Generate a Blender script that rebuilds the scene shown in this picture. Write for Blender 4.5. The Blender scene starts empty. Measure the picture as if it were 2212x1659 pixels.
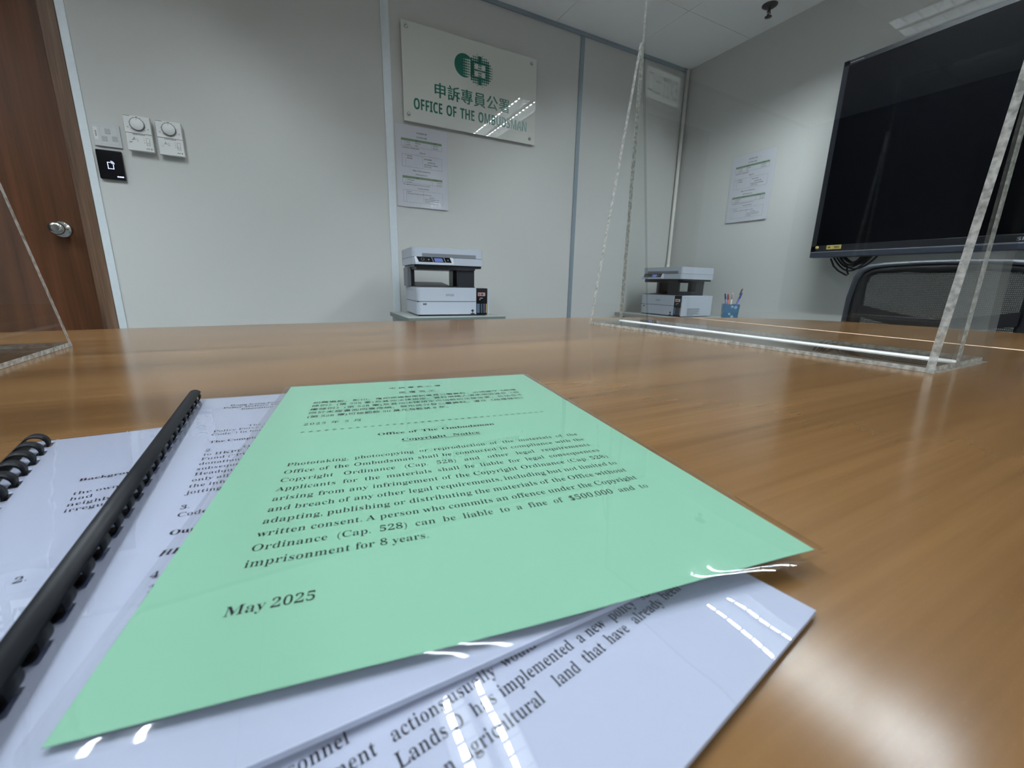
import bpy, bmesh, math, random
from mathutils import Vector, Matrix
random.seed(7)
SC = bpy.context.scene
COL = SC.collection
T = 0.745                      # table top height; all builder coordinates are relative to the table top
ZC = 1.6395                    # ceiling above the table top
YW, XW = 2.535, 2.758          # back wall, right wall
XL, YF = -3.2, -3.0            # left wall, front wall

# ------------------------------------------------------------------ camera
cam = bpy.data.cameras.new('camera')
cam.sensor_width = 36.0
cam.lens = 900.7 / 2212 * 36.0
cam.clip_start = 0.005
cam.clip_end = 50
cam.dof.use_dof = True
cam.dof.focus_distance = 0.46
cam.dof.aperture_fstop = 17.0
co = bpy.data.objects.new('camera', cam)
COL.objects.link(co)
yaw, pitch, roll = math.radians(27.88835), math.radians(-13.67545), math.radians(1.19407)
f_ = Vector((math.sin(yaw) * math.cos(pitch), math.cos(yaw) * math.cos(pitch), math.sin(pitch)))
r_ = Vector((math.cos(yaw), -math.sin(yaw), 0))
u_ = r_.cross(f_)
r2 = r_ * math.cos(roll) + u_ * math.sin(roll)
u2 = -r_ * math.sin(roll) + u_ * math.cos(roll)
mw = Matrix((r2, u2, -f_)).transposed().to_4x4()
mw.translation = (0, 0, T + 0.0983)
co.matrix_world = mw
SC.camera = co

# ------------------------------------------------------------------ world, exposure
w = bpy.data.worlds.new('world')
SC.world = w
w.use_nodes = True
w.node_tree.nodes['Background'].inputs[0].default_value = (0.6, 0.7, 0.8, 1)
w.node_tree.nodes['Background'].inputs[1].default_value = 0.0
SC.view_settings.view_transform = 'Standard'
SC.view_settings.look = 'None'
SC.view_settings.gamma = 1
SC.view_settings.use_curve_mapping = False
SC.view_settings.exposure = 0.0
SC.cycles.max_bounces = 10
SC.cycles.diffuse_bounces = 5
SC.cycles.glossy_bounces = 6
SC.cycles.transparent_max_bounces = 24
SC.cycles.sample_clamp_indirect = 4.0
SC.cycles.blur_glossy = 0.5
SC.cycles.use_denoising = True
TUBE_RADIANCE = 208.0          # of the fluorescent tubes in the ceiling lights
LIGHT_COLOR = (0.86, 0.95, 1.0)


# ------------------------------------------------------------------ helpers
def lin(r, g, b):
    f = lambda c: (c / 255 / 12.92) if c <= 10.3 else ((c / 255 + 0.055) / 1.055) ** 2.4
    return (f(r), f(g), f(b), 1)


MATS = {}


def nt(name):
    m = bpy.data.materials.new(name)
    m.use_nodes = True
    m.node_tree.nodes.clear()
    return m, m.node_tree.nodes, m.node_tree.links


def pm(name, col, rough=0.5, metal=0.0, spec=0.5, coat=0.0, bump=0.0, bscale=200.0, var=0.0, emit=None, es=0.0, alpha=1.0, trans=0.0):
    m, n, l = nt(name)
    o = n.new('ShaderNodeOutputMaterial')
    b = n.new('ShaderNodeBsdfPrincipled')
    l.new(b.outputs[0], o.inputs[0])
    b.inputs['Base Color'].default_value = col
    b.inputs['Roughness'].default_value = rough
    b.inputs['Metallic'].default_value = metal
    b.inputs['Specular IOR Level'].default_value = spec
    b.inputs['Coat Weight'].default_value = coat
    b.inputs['Coat Roughness'].default_value = 0.05
    b.inputs['Alpha'].default_value = alpha
    b.inputs['Transmission Weight'].default_value = trans
    if emit:
        b.inputs['Emission Color'].default_value = emit
        b.inputs['Emission Strength'].default_value = es
    if bump or var:
        tc = n.new('ShaderNodeTexCoord')
        nz = n.new('ShaderNodeTexNoise')
        nz.inputs['Scale'].default_value = bscale
        nz.inputs['Detail'].default_value = 4
        l.new(tc.outputs['Object'], nz.inputs['Vector'])
        if bump:
            bp = n.new('ShaderNodeBump')
            bp.inputs['Strength'].default_value = bump
            bp.inputs['Distance'].default_value = 0.002
            l.new(nz.outputs[0], bp.inputs['Height'])
            l.new(bp.outputs[0], b.inputs['Normal'])
        if var:
            mx = n.new('ShaderNodeMix')
            mx.data_type = 'RGBA'
            mx.inputs[6].default_value = tuple(c * (1 - var) for c in col[:3]) + (1,)
            mx.inputs[7].default_value = tuple(min(1, c * (1 + var)) for c in col[:3]) + (1,)
            l.new(nz.outputs[0], mx.inputs[0])
            l.new(mx.outputs[2], b.inputs['Base Color'])
    MATS[name] = m
    return m


def wood(name, c1, c2, c3, axis=0, rough=0.16, coat=0.5, scale=1.0, spec=0.5, pores=True):
    m, n, l = nt(name)
    o = n.new('ShaderNodeOutputMaterial')
    b = n.new('ShaderNodeBsdfPrincipled')
    l.new(b.outputs[0], o.inputs[0])
    b.inputs['Roughness'].default_value = rough
    b.inputs['Coat Weight'].default_value = coat
    b.inputs['Coat Roughness'].default_value = 0.1
    b.inputs['Specular IOR Level'].default_value = spec
    tc = n.new('ShaderNodeTexCoord')

    def noise(sx, sy, sz, detail, dist=0.0):
        mp = n.new('ShaderNodeMapping')
        s = [sy, sy, sz]
        s[axis] = sx
        mp.inputs['Scale'].default_value = s
        l.new(tc.outputs['Object'], mp.inputs['Vector'])
        z = n.new('ShaderNodeTexNoise')
        z.inputs['Scale'].default_value = scale
        z.inputs['Detail'].default_value = detail
        z.inputs['Distortion'].default_value = dist
        l.new(mp.outputs[0], z.inputs['Vector'])
        return z
    a = noise(0.7, 14, 14, 5, 0.6)
    d = noise(3.0, 110, 110, 4)
    r = n.new('ShaderNodeValToRGB')
    r.color_ramp.elements[0].position = 0.35
    r.color_ramp.elements[0].color = c1
    r.color_ramp.elements[1].position = 0.65
    r.color_ramp.elements[1].color = c3
    e = r.color_ramp.elements.new(0.5)
    e.color = c2
    add = n.new('ShaderNodeMath')
    add.operation = 'MULTIPLY_ADD'
    add.inputs[1].default_value = 0.28
    sub = n.new('ShaderNodeMath')
    sub.operation = 'MULTIPLY_ADD'
    sub.inputs[1].default_value = 0.8
    sub.inputs[2].default_value = -0.04
    l.new(a.outputs[0], sub.inputs[0])
    l.new(d.outputs[0], add.inputs[0])
    l.new(sub.outputs[0], add.inputs[2])
    l.new(add.outputs[0], r.inputs[0])
    out = r.outputs[0]
    if pores:
        p = noise(380, 1500, 1500, 2)
        pr = n.new('ShaderNodeValToRGB')
        pr.color_ramp.elements[0].position = 0.60
        pr.color_ramp.elements[0].color = (0, 0, 0, 1)
        pr.color_ramp.elements[1].position = 0.72
        pr.color_ramp.elements[1].color = (1, 1, 1, 1)
        l.new(p.outputs[0], pr.inputs[0])
        mx = n.new('ShaderNodeMix')
        mx.data_type = 'RGBA'
        mx.blend_type = 'MIX'
        mu = n.new('ShaderNodeMath')
        mu.operation = 'MULTIPLY'
        mu.inputs[1].default_value = 0.05
        l.new(pr.outputs[0], mu.inputs[0])
        l.new(mu.outputs[0], mx.inputs[0])
        l.new(out, mx.inputs[6])
        mx.inputs[7].default_value = tuple(min(1, c * 1.7) for c in c3[:3]) + (1,)
        out = mx.outputs[2]
    l.new(out, b.inputs['Base Color'])
    bp = n.new('ShaderNodeBump')
    bp.inputs['Strength'].default_value = 0.03
    bp.inputs['Distance'].default_value = 0.001
    l.new(d.outputs[0], bp.inputs['Height'])
    l.new(bp.outputs[0], b.inputs['Normal'])
    MATS[name] = m
    return m


def film(name, tint=(0.95, 0.95, 0.96, 1), ior=1.5, rough=0.02, bump=0.0, scale=(10, 10, 10), dist=0.004, edge=0.0, detail=2.0):
    """clear sheet: lets what lies below through, mirrors by Fresnel"""
    m, n, l = nt(name)
    o = n.new('ShaderNodeOutputMaterial')
    t = n.new('ShaderNodeBsdfTransparent')
    t.inputs[0].default_value = tint
    g = n.new('ShaderNodeBsdfGlossy')
    g.inputs['Roughness'].default_value = rough
    lw = n.new('ShaderNodeLayerWeight')
    lw.inputs[0].default_value = 0.5
    pw = n.new('ShaderNodeMath')
    pw.operation = 'POWER'
    pw.inputs[1].default_value = 5.0
    l.new(lw.outputs['Facing'], pw.inputs[0])
    f0 = ((ior - 1) / (ior + 1)) ** 2
    fr = n.new('ShaderNodeMath')
    fr.operation = 'MULTIPLY_ADD'
    fr.inputs[1].default_value = 1 - f0
    fr.inputs[2].default_value = f0
    l.new(pw.outputs[0], fr.inputs[0])
    mx = n.new('ShaderNodeMixShader')
    l.new(fr.outputs[0], mx.inputs[0])
    l.new(t.outputs[0], mx.inputs[1])
    l.new(g.outputs[0], mx.inputs[2])
    l.new(mx.outputs[0], o.inputs[0])
    if bump:
        tc = n.new('ShaderNodeTexCoord')
        mp = n.new('ShaderNodeMapping')
        mp.inputs['Scale'].default_value = scale
        l.new(tc.outputs['Object'], mp.inputs['Vector'])
        nz = n.new('ShaderNodeTexNoise')
        nz.inputs['Scale'].default_value = 1.0
        nz.inputs['Detail'].default_value = detail
        l.new(mp.outputs[0], nz.inputs['Vector'])
        bp = n.new('ShaderNodeBump')
        bp.inputs['Strength'].default_value = bump
        bp.inputs['Distance'].default_value = dist
        l.new(nz.outputs[0], bp.inputs['Height'])
        l.new(bp.outputs[0], g.inputs['Normal'])
    MATS[name] = m
    return m


class MB:
    """collects shapes into one mesh"""

    def __init__(s):
        s.bm = bmesh.new()

    def _post(s, verts, M):
        if M is not None:
            bmesh.ops.transform(s.bm, matrix=M, verts=verts)

    def box(s, x0, x1, y0, y1, z0, z1, bev=0.0, mi=0, M=None, seg=2):
        r = bmesh.ops.create_cube(s.bm, size=1)
        vs = r['verts']
        for v in vs:
            v.co = Vector((x0 if v.co.x < 0 else x1, y0 if v.co.y < 0 else y1, z0 if v.co.z < 0 else z1))
        fs = set(f for v in vs for f in v.link_faces)
        for f in fs:
            f.material_index = mi
        if bev > 0:
            es = list(set(e for v in vs for e in v.link_edges))
            rr = bmesh.ops.bevel(s.bm, geom=es, offset=bev, segments=seg, affect='EDGES', profile=0.5)
            vs = list(set(v for f in rr['faces'] for v in f.verts))
            allv = set(vs)
            st = list(vs)
            while st:
                v = st.pop()
                for e in v.link_edges:
                    q = e.other_vert(v)
                    if q not in allv:
                        allv.add(q)
                        st.append(q)
            vs = list(allv)
            for v in vs:
                for f in v.link_faces:
                    f.material_index = mi
        s._post(vs, M)
        return vs

    def poly(s, pts, mi=0, M=None):
        vs = [s.bm.verts.new(p) for p in pts]
        f = s.bm.faces.new(vs)
        f.material_index = mi
        s._post(vs, M)
        return vs

    def prism(s, pts, h, mi=0, M=None, mi_side=None):
        """pts: 3D loop, h: extrusion vector"""
        h = Vector(h)
        a = [s.bm.verts.new(Vector(p)) for p in pts]
        b = [s.bm.verts.new(Vector(p) + h) for p in pts]
        n = len(a)
        fs = [s.bm.faces.new(a[::-1]), s.bm.faces.new(b)]
        for f in fs:
            f.material_index = mi
        for i in range(n):
            f = s.bm.faces.new((a[i], a[(i + 1) % n], b[(i + 1) % n], b[i]))
            f.material_index = mi if mi_side is None else mi_side
        s._post(a + b, M)
        return a + b

    def tube(s, path, r, seg=8, mi=0, M=None, cap=True, flat=1.0):
        path = [Vector(p) for p in path]
        rings = []
        up = Vector((0, 0, 1))
        for i, p in enumerate(path):
            t = (path[min(i + 1, len(path) - 1)] - path[max(i - 1, 0)]).normalized()
            a = t.cross(up)
            if a.length < 1e-3:
                a = t.cross(Vector((1, 0, 0)))
            a.normalize()
            b = a.cross(t)
            rr = r[i] if isinstance(r, (list, tuple)) else r
            rings.append([s.bm.verts.new(p + (a * math.cos(k * 2 * math.pi / seg) + b * flat * math.sin(k * 2 * math.pi / seg)) * rr) for k in range(seg)])
        for i in range(len(rings) - 1):
            for k in range(seg):
                f = s.bm.faces.new((rings[i][k], rings[i][(k + 1) % seg], rings[i + 1][(k + 1) % seg], rings[i + 1][k]))
                f.material_index = mi
                f.smooth = True
        if cap:
            s.bm.faces.new(rings[0][::-1]).material_index = mi
            s.bm.faces.new(rings[-1]).material_index = mi
        vs = [v for q in rings for v in q]
        s._post(vs, M)
        return vs

    def lathe(s, prof, seg=24, mi=0, M=None, smooth=True):
        """prof: (radius, z) from bottom to top, about local Z"""
        rings = []
        for r, z in prof:
            if r < 1e-6:
                rings.append([s.bm.verts.new((0, 0, z))])
            else:
                rings.append([s.bm.verts.new((r * math.cos(k * 2 * math.pi / seg), r * math.sin(k * 2 * math.pi / seg), z)) for k in range(seg)])
        for a, b in zip(rings[:-1], rings[1:]):
            for k in range(seg):
                k2 = (k + 1) % seg
                if len(a) == 1 and len(b) == 1:
                    continue
                if len(a) == 1:
                    f = s.bm.faces.new((a[0], b[k2], b[k]))
                elif len(b) == 1:
                    f = s.bm.faces.new((a[k], a[k2], b[0]))
                else:
                    f = s.bm.faces.new((a[k], a[k2], b[k2], b[k]))
                f.material_index = mi
                f.smooth = smooth
        vs = [v for q in rings for v in q]
        s._post(vs, M)
        return vs

    def grid(s, us, vs, fn, mi=0, smooth=True):
        g = [[s.bm.verts.new(fn(u, v)) for v in vs] for u in us]
        for i in range(len(us) - 1):
            for j in range(len(vs) - 1):
                f = s.bm.faces.new((g[i][j], g[i + 1][j], g[i + 1][j + 1], g[i][j + 1]))
                f.material_index = mi
                f.smooth = smooth

    def tris(s, verts, faces, mi=0):
        vv = [s.bm.verts.new(v) for v in verts]
        for f in faces:
            try:
                q = s.bm.faces.new([vv[i] for i in f])
                q.material_index = mi
            except ValueError:
                pass

    def build(s, name, mats, parent=None, loc=None, rz=0.0, off=None, label=None, cat=None, group=None, kind=None):
        me = bpy.data.meshes.new(name)
        bmesh.ops.recalc_face_normals(s.bm, faces=[f for f in s.bm.faces]) if not getattr(s, 'keep', False) else None
        s.bm.to_mesh(me)
        s.bm.free()
        if not isinstance(mats, (list, tuple)):
            mats = [mats]
        for m in mats:
            me.materials.append(m)
        o = bpy.data.objects.new(name, me)
        COL.objects.link(o)
        if parent:
            o.parent = parent
            if loc:
                o.location = loc
        else:
            o.location = Vector(loc or (0, 0, 0)) + Vector((0, 0, T))
        o.rotation_euler.z = rz
        tag(o, label, cat, group, kind)
        return o


def tag(o, label=None, cat=None, group=None, kind=None):
    if label:
        o['label'] = label
    if cat:
        o['category'] = cat
    if group:
        o['group'] = group
    if kind:
        o['kind'] = kind


def thing(name, label, cat, loc, rz=0.0, group=None, kind=None, rot=None):
    o = bpy.data.objects.new(name, None)
    o.empty_display_size = 0.05
    COL.objects.link(o)
    o.location = Vector(loc) + Vector((0, 0, T))
    o.rotation_euler = rot if rot else (0, 0, rz)
    tag(o, label, cat, group, kind)
    return o


def copy_tree(o, parent=None):
    c = o.copy()
    COL.objects.link(c)
    c.parent = parent
    for ch in list(o.children):
        copy_tree(ch, c)
    return c


# ---- lettering
def _map(s, up, lo, dg, holes=()):
    out = ''
    for c in s:
        if 'A' <= c <= 'Z':
            out += chr(up + ord(c) - 65)
        elif 'a' <= c <= 'z' and lo:
            out += chr(lo + ord(c) - 97) if c not in holes else holes[c]
        elif '0' <= c <= '9' and dg:
            out += chr(dg + ord(c) - 48)
        else:
            out += c
    return out


_CACHE = {}


def _chord(loops, x, y, nx):
    """distance through the glyph from (x, y) going against nx"""
    best = 9.0
    y += 1.3e-4
    for lp in loops:
        n = len(lp)
        for i in range(n):
            x1, y1 = lp[i]
            x2, y2 = lp[(i + 1) % n]
            if (y1 > y) != (y2 > y):
                xx = x1 + (y - y1) / (y2 - y1) * (x2 - x1)
                d = (x - xx) if nx > 0 else (xx - x)
                if 2e-3 < d < best:
                    best = d
    return best


def word(s, style):
    """2D geometry of a word at size 1: verts, faces, width"""
    key = (s, style)
    if key in _CACHE:
        return _CACHE[key]
    body = s
    if style in ('serif', 'serifb'):
        body = _map(s, 0x1D400, 0x1D41A, 0x1D7CE)
    elif style == 'serifi':
        body = _map(s, 0x1D434, 0x1D44E, 0, {'h': 'ℎ'})
    elif style == 'serifbi':
        body = _map(s, 0x1D468, 0x1D482, 0x1D7CE)
    elif style == 'sansb':
        body = _map(s, 0x1D5D4, 0x1D5EE, 0x1D7EC)
    c = bpy.data.curves.new('lettering', 'FONT')
    c.body = body
    c.resolution_u = 3
    o = bpy.data.objects.new('lettering', c)
    COL.objects.link(o)

    def mesh_of(ob):
        dg = bpy.context.evaluated_depsgraph_get()
        e = ob.evaluated_get(dg)
        me = e.to_mesh()
        v = [(q.co.x, q.co.y) for q in me.vertices]
        f = [tuple(p.vertices) for p in me.polygons]
        ed = [tuple(x.vertices) for x in me.edges]
        e.to_mesh_clear()
        return v, f, ed
    if style == 'serif':
        c.fill_mode = 'NONE'
        v, f, ed = mesh_of(o)
        nb = {}
        for a, b in ed:
            nb.setdefault(a, []).append(b)
            nb.setdefault(b, []).append(a)
        seen = set()
        loops = []
        for st in nb:
            if st in seen:
                continue
            lp = [st]
            seen.add(st)
            cur = st
            while True:
                nx = [q for q in nb[cur] if q not in seen]
                if not nx:
                    break
                cur = nx[0]
                seen.add(cur)
                lp.append(cur)
            if len(lp) > 2:
                loops.append([v[i] for i in lp])

        def inside(x, y):
            k = False
            for lp in loops:
                n = len(lp)
                for i in range(n):
                    x1, y1 = lp[i]
                    x2, y2 = lp[(i + 1) % n]
                    if (y1 > y) != (y2 > y) and x < x1 + (y - y1) / (y2 - y1) * (x2 - x1):
                        k = not k
            return k
        cu = bpy.data.curves.new('lettering_fill', 'CURVE')
        cu.dimensions = '2D'
        cu.fill_mode = 'BOTH'
        for lp in loops:
            n = len(lp)
            new = []
            for i in range(n):
                ax, ay = lp[i - 1]
                bx, by = lp[i]
                cx, cy = lp[(i + 1) % n]
                tx, ty = cx - ax, cy - ay
                L = math.hypot(tx, ty) or 1
                nx, ny = ty / L, -tx / L
                if inside(bx + nx * 0.004, by + ny * 0.004):
                    nx, ny = -nx, -ny
                d = 0
                if abs(nx) > 0.25:
                    wd = min(_chord(loops, bx - nx * 1e-4, by, nx), 0.5)
                    d = min(0.022, wd * 0.16) * min(1, abs(nx) * 1.3)
                new.append((bx - math.copysign(d, nx), by))
            sp = cu.splines.new('POLY')
            sp.points.add(len(new) - 1)
            for p, (x, y) in zip(sp.points, new):
                p.co = (x, y, 0, 1)
            sp.use_cyclic_u = True
        o2 = bpy.data.objects.new('lettering_fill', cu)
        COL.objects.link(o2)
        v2, f2, _ = mesh_of(o2)
        bpy.data.objects.remove(o2)
        bpy.data.curves.remove(cu)
        wd = max(q[0] for q in v)
        v, f = v2, f2
    else:
        v, f, ed = mesh_of(o)
        wd = max([q[0] for q in v] or [0])
    bpy.data.objects.remove(o)
    bpy.data.curves.remove(c)
    _CACHE[key] = (v, f, wd)
    return _CACHE[key]


def put_word(mb, s, style, u, v, size, fn, sx=1.0, mi=0):
    vv, ff, wd = word(s, style)
    mb.tris([fn(u + x * size * sx, v + y * size) for x, y in vv], ff, mi)
    return wd * size * sx


def put_line(mb, text, style, u, v, size, fn, width=None, align='left', sx=0.93, mi=0, sp=0.26):
    """a line of words; width: justify to this width"""
    ws = text.split(' ')
    wl = [word(q, style)[2] * size * sx for q in ws]
    gap = sp * size * sx
    if width and len(ws) > 1:
        gap = (width - sum(wl)) / (len(ws) - 1)
    tot = sum(wl) + gap * (len(ws) - 1)
    x = u if align == 'left' else (u - tot / 2 if align == 'center' else u - tot)
    x0 = x
    for q, L in zip(ws, wl):
        put_word(mb, q, style, x, v, size, fn, sx, mi)
        x += L + gap
    return x0, tot


def rect(mb, u0, u1, v0, v1, fn, mi=0, nu=1):
    for i in range(nu):
        a, b = u0 + (u1 - u0) * i / nu, u0 + (u1 - u0) * (i + 1) / nu
        mb.poly([fn(a, v0), fn(b, v0), fn(b, v1), fn(a, v1)], mi)


def slab(mb, us, vs, skip, zt, thick, mi=0):
    """sheet block with openings: cells (i, j) in skip are left out"""
    nu, nv = len(us), len(vs)
    top = [[mb.bm.verts.new((us[i], vs[j], zt(us[i], vs[j]))) for j in range(nv)] for i in range(nu)]
    bot = [[mb.bm.verts.new((us[i], vs[j], zt(us[i], vs[j]) - thick)) for j in range(nv)] for i in range(nu)]
    has = lambda i, j: 0 <= i < nu - 1 and 0 <= j < nv - 1 and (i, j) not in skip
    for i in range(nu - 1):
        for j in range(nv - 1):
            if not has(i, j):
                continue
            q = [(i, j), (i + 1, j), (i + 1, j + 1), (i, j + 1)]
            f = mb.bm.faces.new([top[a][b] for a, b in q])
            f.material_index = mi
            f = mb.bm.faces.new([bot[a][b] for a, b in q[::-1]])
            f.material_index = mi
            for (di, dj), (p, r) in zip(((0, -1), (1, 0), (0, 1), (-1, 0)), zip(q, q[1:] + q[:1])):
                if not has(i + di, j + dj):
                    mb.bm.faces.new([top[r[0]][r[1]], top[p[0]][p[1]], bot[p[0]][p[1]], bot[r[0]][r[1]]]).material_index = mi
    loose = [v for v in mb.bm.verts if not v.link_faces]
    bmesh.ops.delete(mb.bm, geom=loose, context='VERTS')


# ------------------------------------------------------------------ materials
WALL = pm('wall_vinyl', lin(207, 208, 205), 0.75, bump=0.12, bscale=900, spec=0.25)
CEIL = pm('ceiling_tile', lin(250, 250, 249), 0.9, bump=0.05, bscale=500, spec=0.1)
DARK = pm('dark_void', (0.02, 0.02, 0.02, 1), 0.9)
CARPET = pm('carpet', lin(120, 124, 128), 0.95, bump=0.6, bscale=600, var=0.3)
ALU = pm('aluminium_trim', lin(150, 163, 172), 0.42, metal=0.25, var=0.05, bscale=60)
ALUW = pm('pale_trim', lin(222, 231, 236), 0.42, metal=0.1, var=0.05, bscale=60)
TABLE = wood('table_wood', lin(95, 69, 41), lin(115, 85, 53), lin(131, 99, 63), 0, 0.16, 0.0, spec=0.28)
TEDGE = pm('edge_band_highlight', lin(214, 178, 146), 0.35, var=0.1, bscale=90)  # edge band, with its rim highlight put into the pale colour
DOORW = wood('door_wood', lin(60, 37, 23), lin(75, 47, 30), lin(90, 57, 38), 2, 0.34, 0.0, spec=0.2, pores=False)
JAMBW = wood('frame_wood', lin(62, 46, 36), lin(98, 76, 60), lin(128, 104, 86), 2, 0.35, 0.0, scale=1.4, spec=0.25, pores=False)
STEEL = pm('brushed_steel', lin(205, 205, 200), 0.22, metal=1.0)
PAPER = pm('white_paper', lin(184, 191, 212), 0.6, spec=0.2, bump=0.02, bscale=900)
PAPERN = pm('notice_paper', lin(216, 218, 226), 0.6, spec=0.2)
PAPERG = pm('green_paper', lin(132, 181, 155), 0.6, spec=0.2, bump=0.02, bscale=900)
INK = pm('black_ink', lin(22, 24, 34), 0.55, spec=0.2)
FILM = film('laminate_film', (0.97, 0.97, 0.97, 1), 1.45, 0.03, 0.3, (14, 14, 14), 0.001, 0, 1)
FILMW = film('wavy_laminate_film', (0.97, 0.97, 0.97, 1), 1.5, 0.05, 0.35, (14, 14, 5), 0.01)
COVER = film('clear_cover', (0.97, 0.97, 0.975, 1), 1.5, 0.015, 0.2, (30, 42, 10), 0.0008, 0, 1)
COMB = pm('black_comb_plastic', lin(9, 12, 19), 0.5, spec=0.16)
ACR = film('acrylic_face', (0.975, 0.985, 0.98, 1), 1.49, 0.0)


def acrylic_edge():
    m, n, l = nt('acrylic_edge')
    o = n.new('ShaderNodeOutputMaterial')
    tc = n.new('ShaderNodeTexCoord')
    nz = n.new('ShaderNodeTexNoise')
    nz.inputs['Scale'].default_value = 130
    nz.inputs['Detail'].default_value = 5
    l.new(tc.outputs['Object'], nz.inputs['Vector'])
    b = n.new('ShaderNodeBsdfPrincipled')
    b.inputs['Base Color'].default_value = (0.62, 0.62, 0.60, 1)
    b.inputs['Roughness'].default_value = 0.18
    t = n.new('ShaderNodeBsdfTransparent')
    t.inputs[0].default_value = (0.9, 0.92, 0.91, 1)
    tl = n.new('ShaderNodeBsdfTranslucent')
    tl.inputs[0].default_value = (0.7, 0.7, 0.68, 1)
    m1 = n.new('ShaderNodeMixShader')
    m1.inputs[0].default_value = 0.45
    l.new(b.outputs[0], m1.inputs[1])
    l.new(tl.outputs[0], m1.inputs[2])
    r = n.new('ShaderNodeMapRange')
    r.inputs[1].default_value = 0.35
    r.inputs[2].default_value = 0.65
    r.inputs[3].default_value = 0.4
    r.inputs[4].default_value = 0.92
    l.new(nz.outputs[0], r.inputs[0])
    m2 = n.new('ShaderNodeMixShader')
    l.new(r.outputs[0], m2.inputs[0])
    l.new(t.outputs[0], m2.inputs[1])
    l.new(m1.outputs[0], m2.inputs[2])
    l.new(m2.outputs[0], o.inputs[0])
    return m


ACRE = acrylic_edge()
ACRC = film('acrylic_clear_edge', (0.8, 0.82, 0.81, 1), 1.49, 0.15)
GLUE = pm('glue_joint_glow', (0.9, 0.9, 0.9, 1), 0.2, var=0.12, bscale=150, alpha=0.8)  # glue fillet; the lamp light it catches is put into the white
WPLAST = pm('white_plastic', lin(188, 196, 208), 0.45, spec=0.4)
GPLAST = pm('grey_plastic', lin(120, 124, 132), 0.5)
BPLAST = pm('black_plastic', lin(22, 26, 34), 0.38)
BGLOSS = pm('black_gloss', lin(9, 10, 14), 0.12)
SCREEN = pm('screen_glass', (0.0012, 0.0014, 0.002, 1), 0.35, spec=0.02)
TVB = pm('tv_bezel', lin(20, 22, 28), 0.3)
TVBAR = pm('tv_lower_bar', lin(44, 49, 60), 0.35)
SILVER = pm('silver_line', lin(190, 195, 205), 0.3, metal=0.7)
GOLD = pm('gold_sticker', lin(190, 170, 96), 0.45)
SIGNF = pm('sign_cream_acrylic', lin(222, 225, 218), 0.0, spec=0.8)
GREEN = pm('sign_green', lin(0, 96, 78), 0.3)
SWPL = pm('switch_plastic', lin(205, 208, 210), 0.35)
SWKEY = pm('switch_key', lin(176, 180, 182), 0.35)
THPL = pm('thermostat_plastic', lin(226, 228, 226), 0.4)
THGR = pm('thermostat_print', lin(96, 98, 100), 0.5)
CABG = pm('cabinet_grey', lin(158, 162, 160), 0.5)
CABD = pm('cabinet_edge_grey', lin(104, 118, 116), 0.5)
LCD = pm('lcd_panel', lin(60, 70, 110), 0.2, emit=lin(120, 140, 215), es=0.35)
LEDW = pm('lit_icon', (0.8, 0.85, 1, 1), 0.5, emit=(0.62, 0.68, 1, 1), es=1.4)
EXITF = pm('exit_sign_face', (0.9, 0.95, 0.92, 1), 0.4, emit=(0.85, 1, 0.95, 1), es=0.75)
EXITG = pm('exit_sign_letters', lin(40, 92, 80), 0.5, emit=lin(40, 92, 80), es=0.45)
TGREEN = pm('table_header_green', lin(120, 150, 118), 0.6)
PVC = pm('white_pvc', lin(230, 230, 224), 0.45)
BRONZE = pm('dark_sprinkler_metal', lin(52, 50, 50), 0.35, metal=0.6)
CHF = pm('chair_frame_plastic', lin(52, 58, 68), 0.5)
CHD = pm('chair_black_plastic', lin(18, 21, 28), 0.55)
FABR = pm('chair_black_fabric', lin(26, 28, 34), 0.9, bump=0.3, bscale=800)
REFL = pm('lamp_reflector', (0.9, 0.91, 0.92, 1), 0.25, metal=0.5)
HOUS = pm('lamp_housing', (0.8, 0.8, 0.8, 1), 0.5)
BLUE = pm('blue_clear_plastic', lin(78, 128, 166), 0.2, alpha=0.72)
RUBBER = pm('black_cable', lin(14, 15, 17), 0.5)


def net():
    m, n, l = nt('chair_mesh_fabric')
    o = n.new('ShaderNodeOutputMaterial')
    b = n.new('ShaderNodeBsdfPrincipled')
    b.inputs['Base Color'].default_value = lin(84, 87, 85)
    b.inputs['Roughness'].default_value = 0.8
    t = n.new('ShaderNodeBsdfTransparent')
    tc = n.new('ShaderNodeTexCoord')
    mp = n.new('ShaderNodeMapping')
    mp.inputs['Scale'].default_value = (1, 235, 170)
    l.new(tc.outputs['Object'], mp.inputs['Vector'])
    vo = n.new('ShaderNodeTexVoronoi')
    vo.inputs['Scale'].default_value = 1.0
    vo.inputs['Randomness'].default_value = 0.15
    l.new(mp.outputs[0], vo.inputs['Vector'])
    r = n.new('ShaderNodeMapRange')
    r.inputs[1].default_value = 0.12
    r.inputs[2].default_value = 0.36
    l.new(vo.outputs['Distance'], r.inputs[0])
    mx = n.new('ShaderNodeMixShader')
    l.new(r.outputs[0], mx.inputs[0])
    l.new(t.outputs[0], mx.inputs[1])
    l.new(b.outputs[0], mx.inputs[2])
    l.new(mx.outputs[0], o.inputs[0])
    return m


NET = net()

# ================================================================== large structure
m = MB()
m.box(XL, XW, YF, YW, -T - 0.05, -T)
m.build('floor', CARPET, kind='structure')

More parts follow.
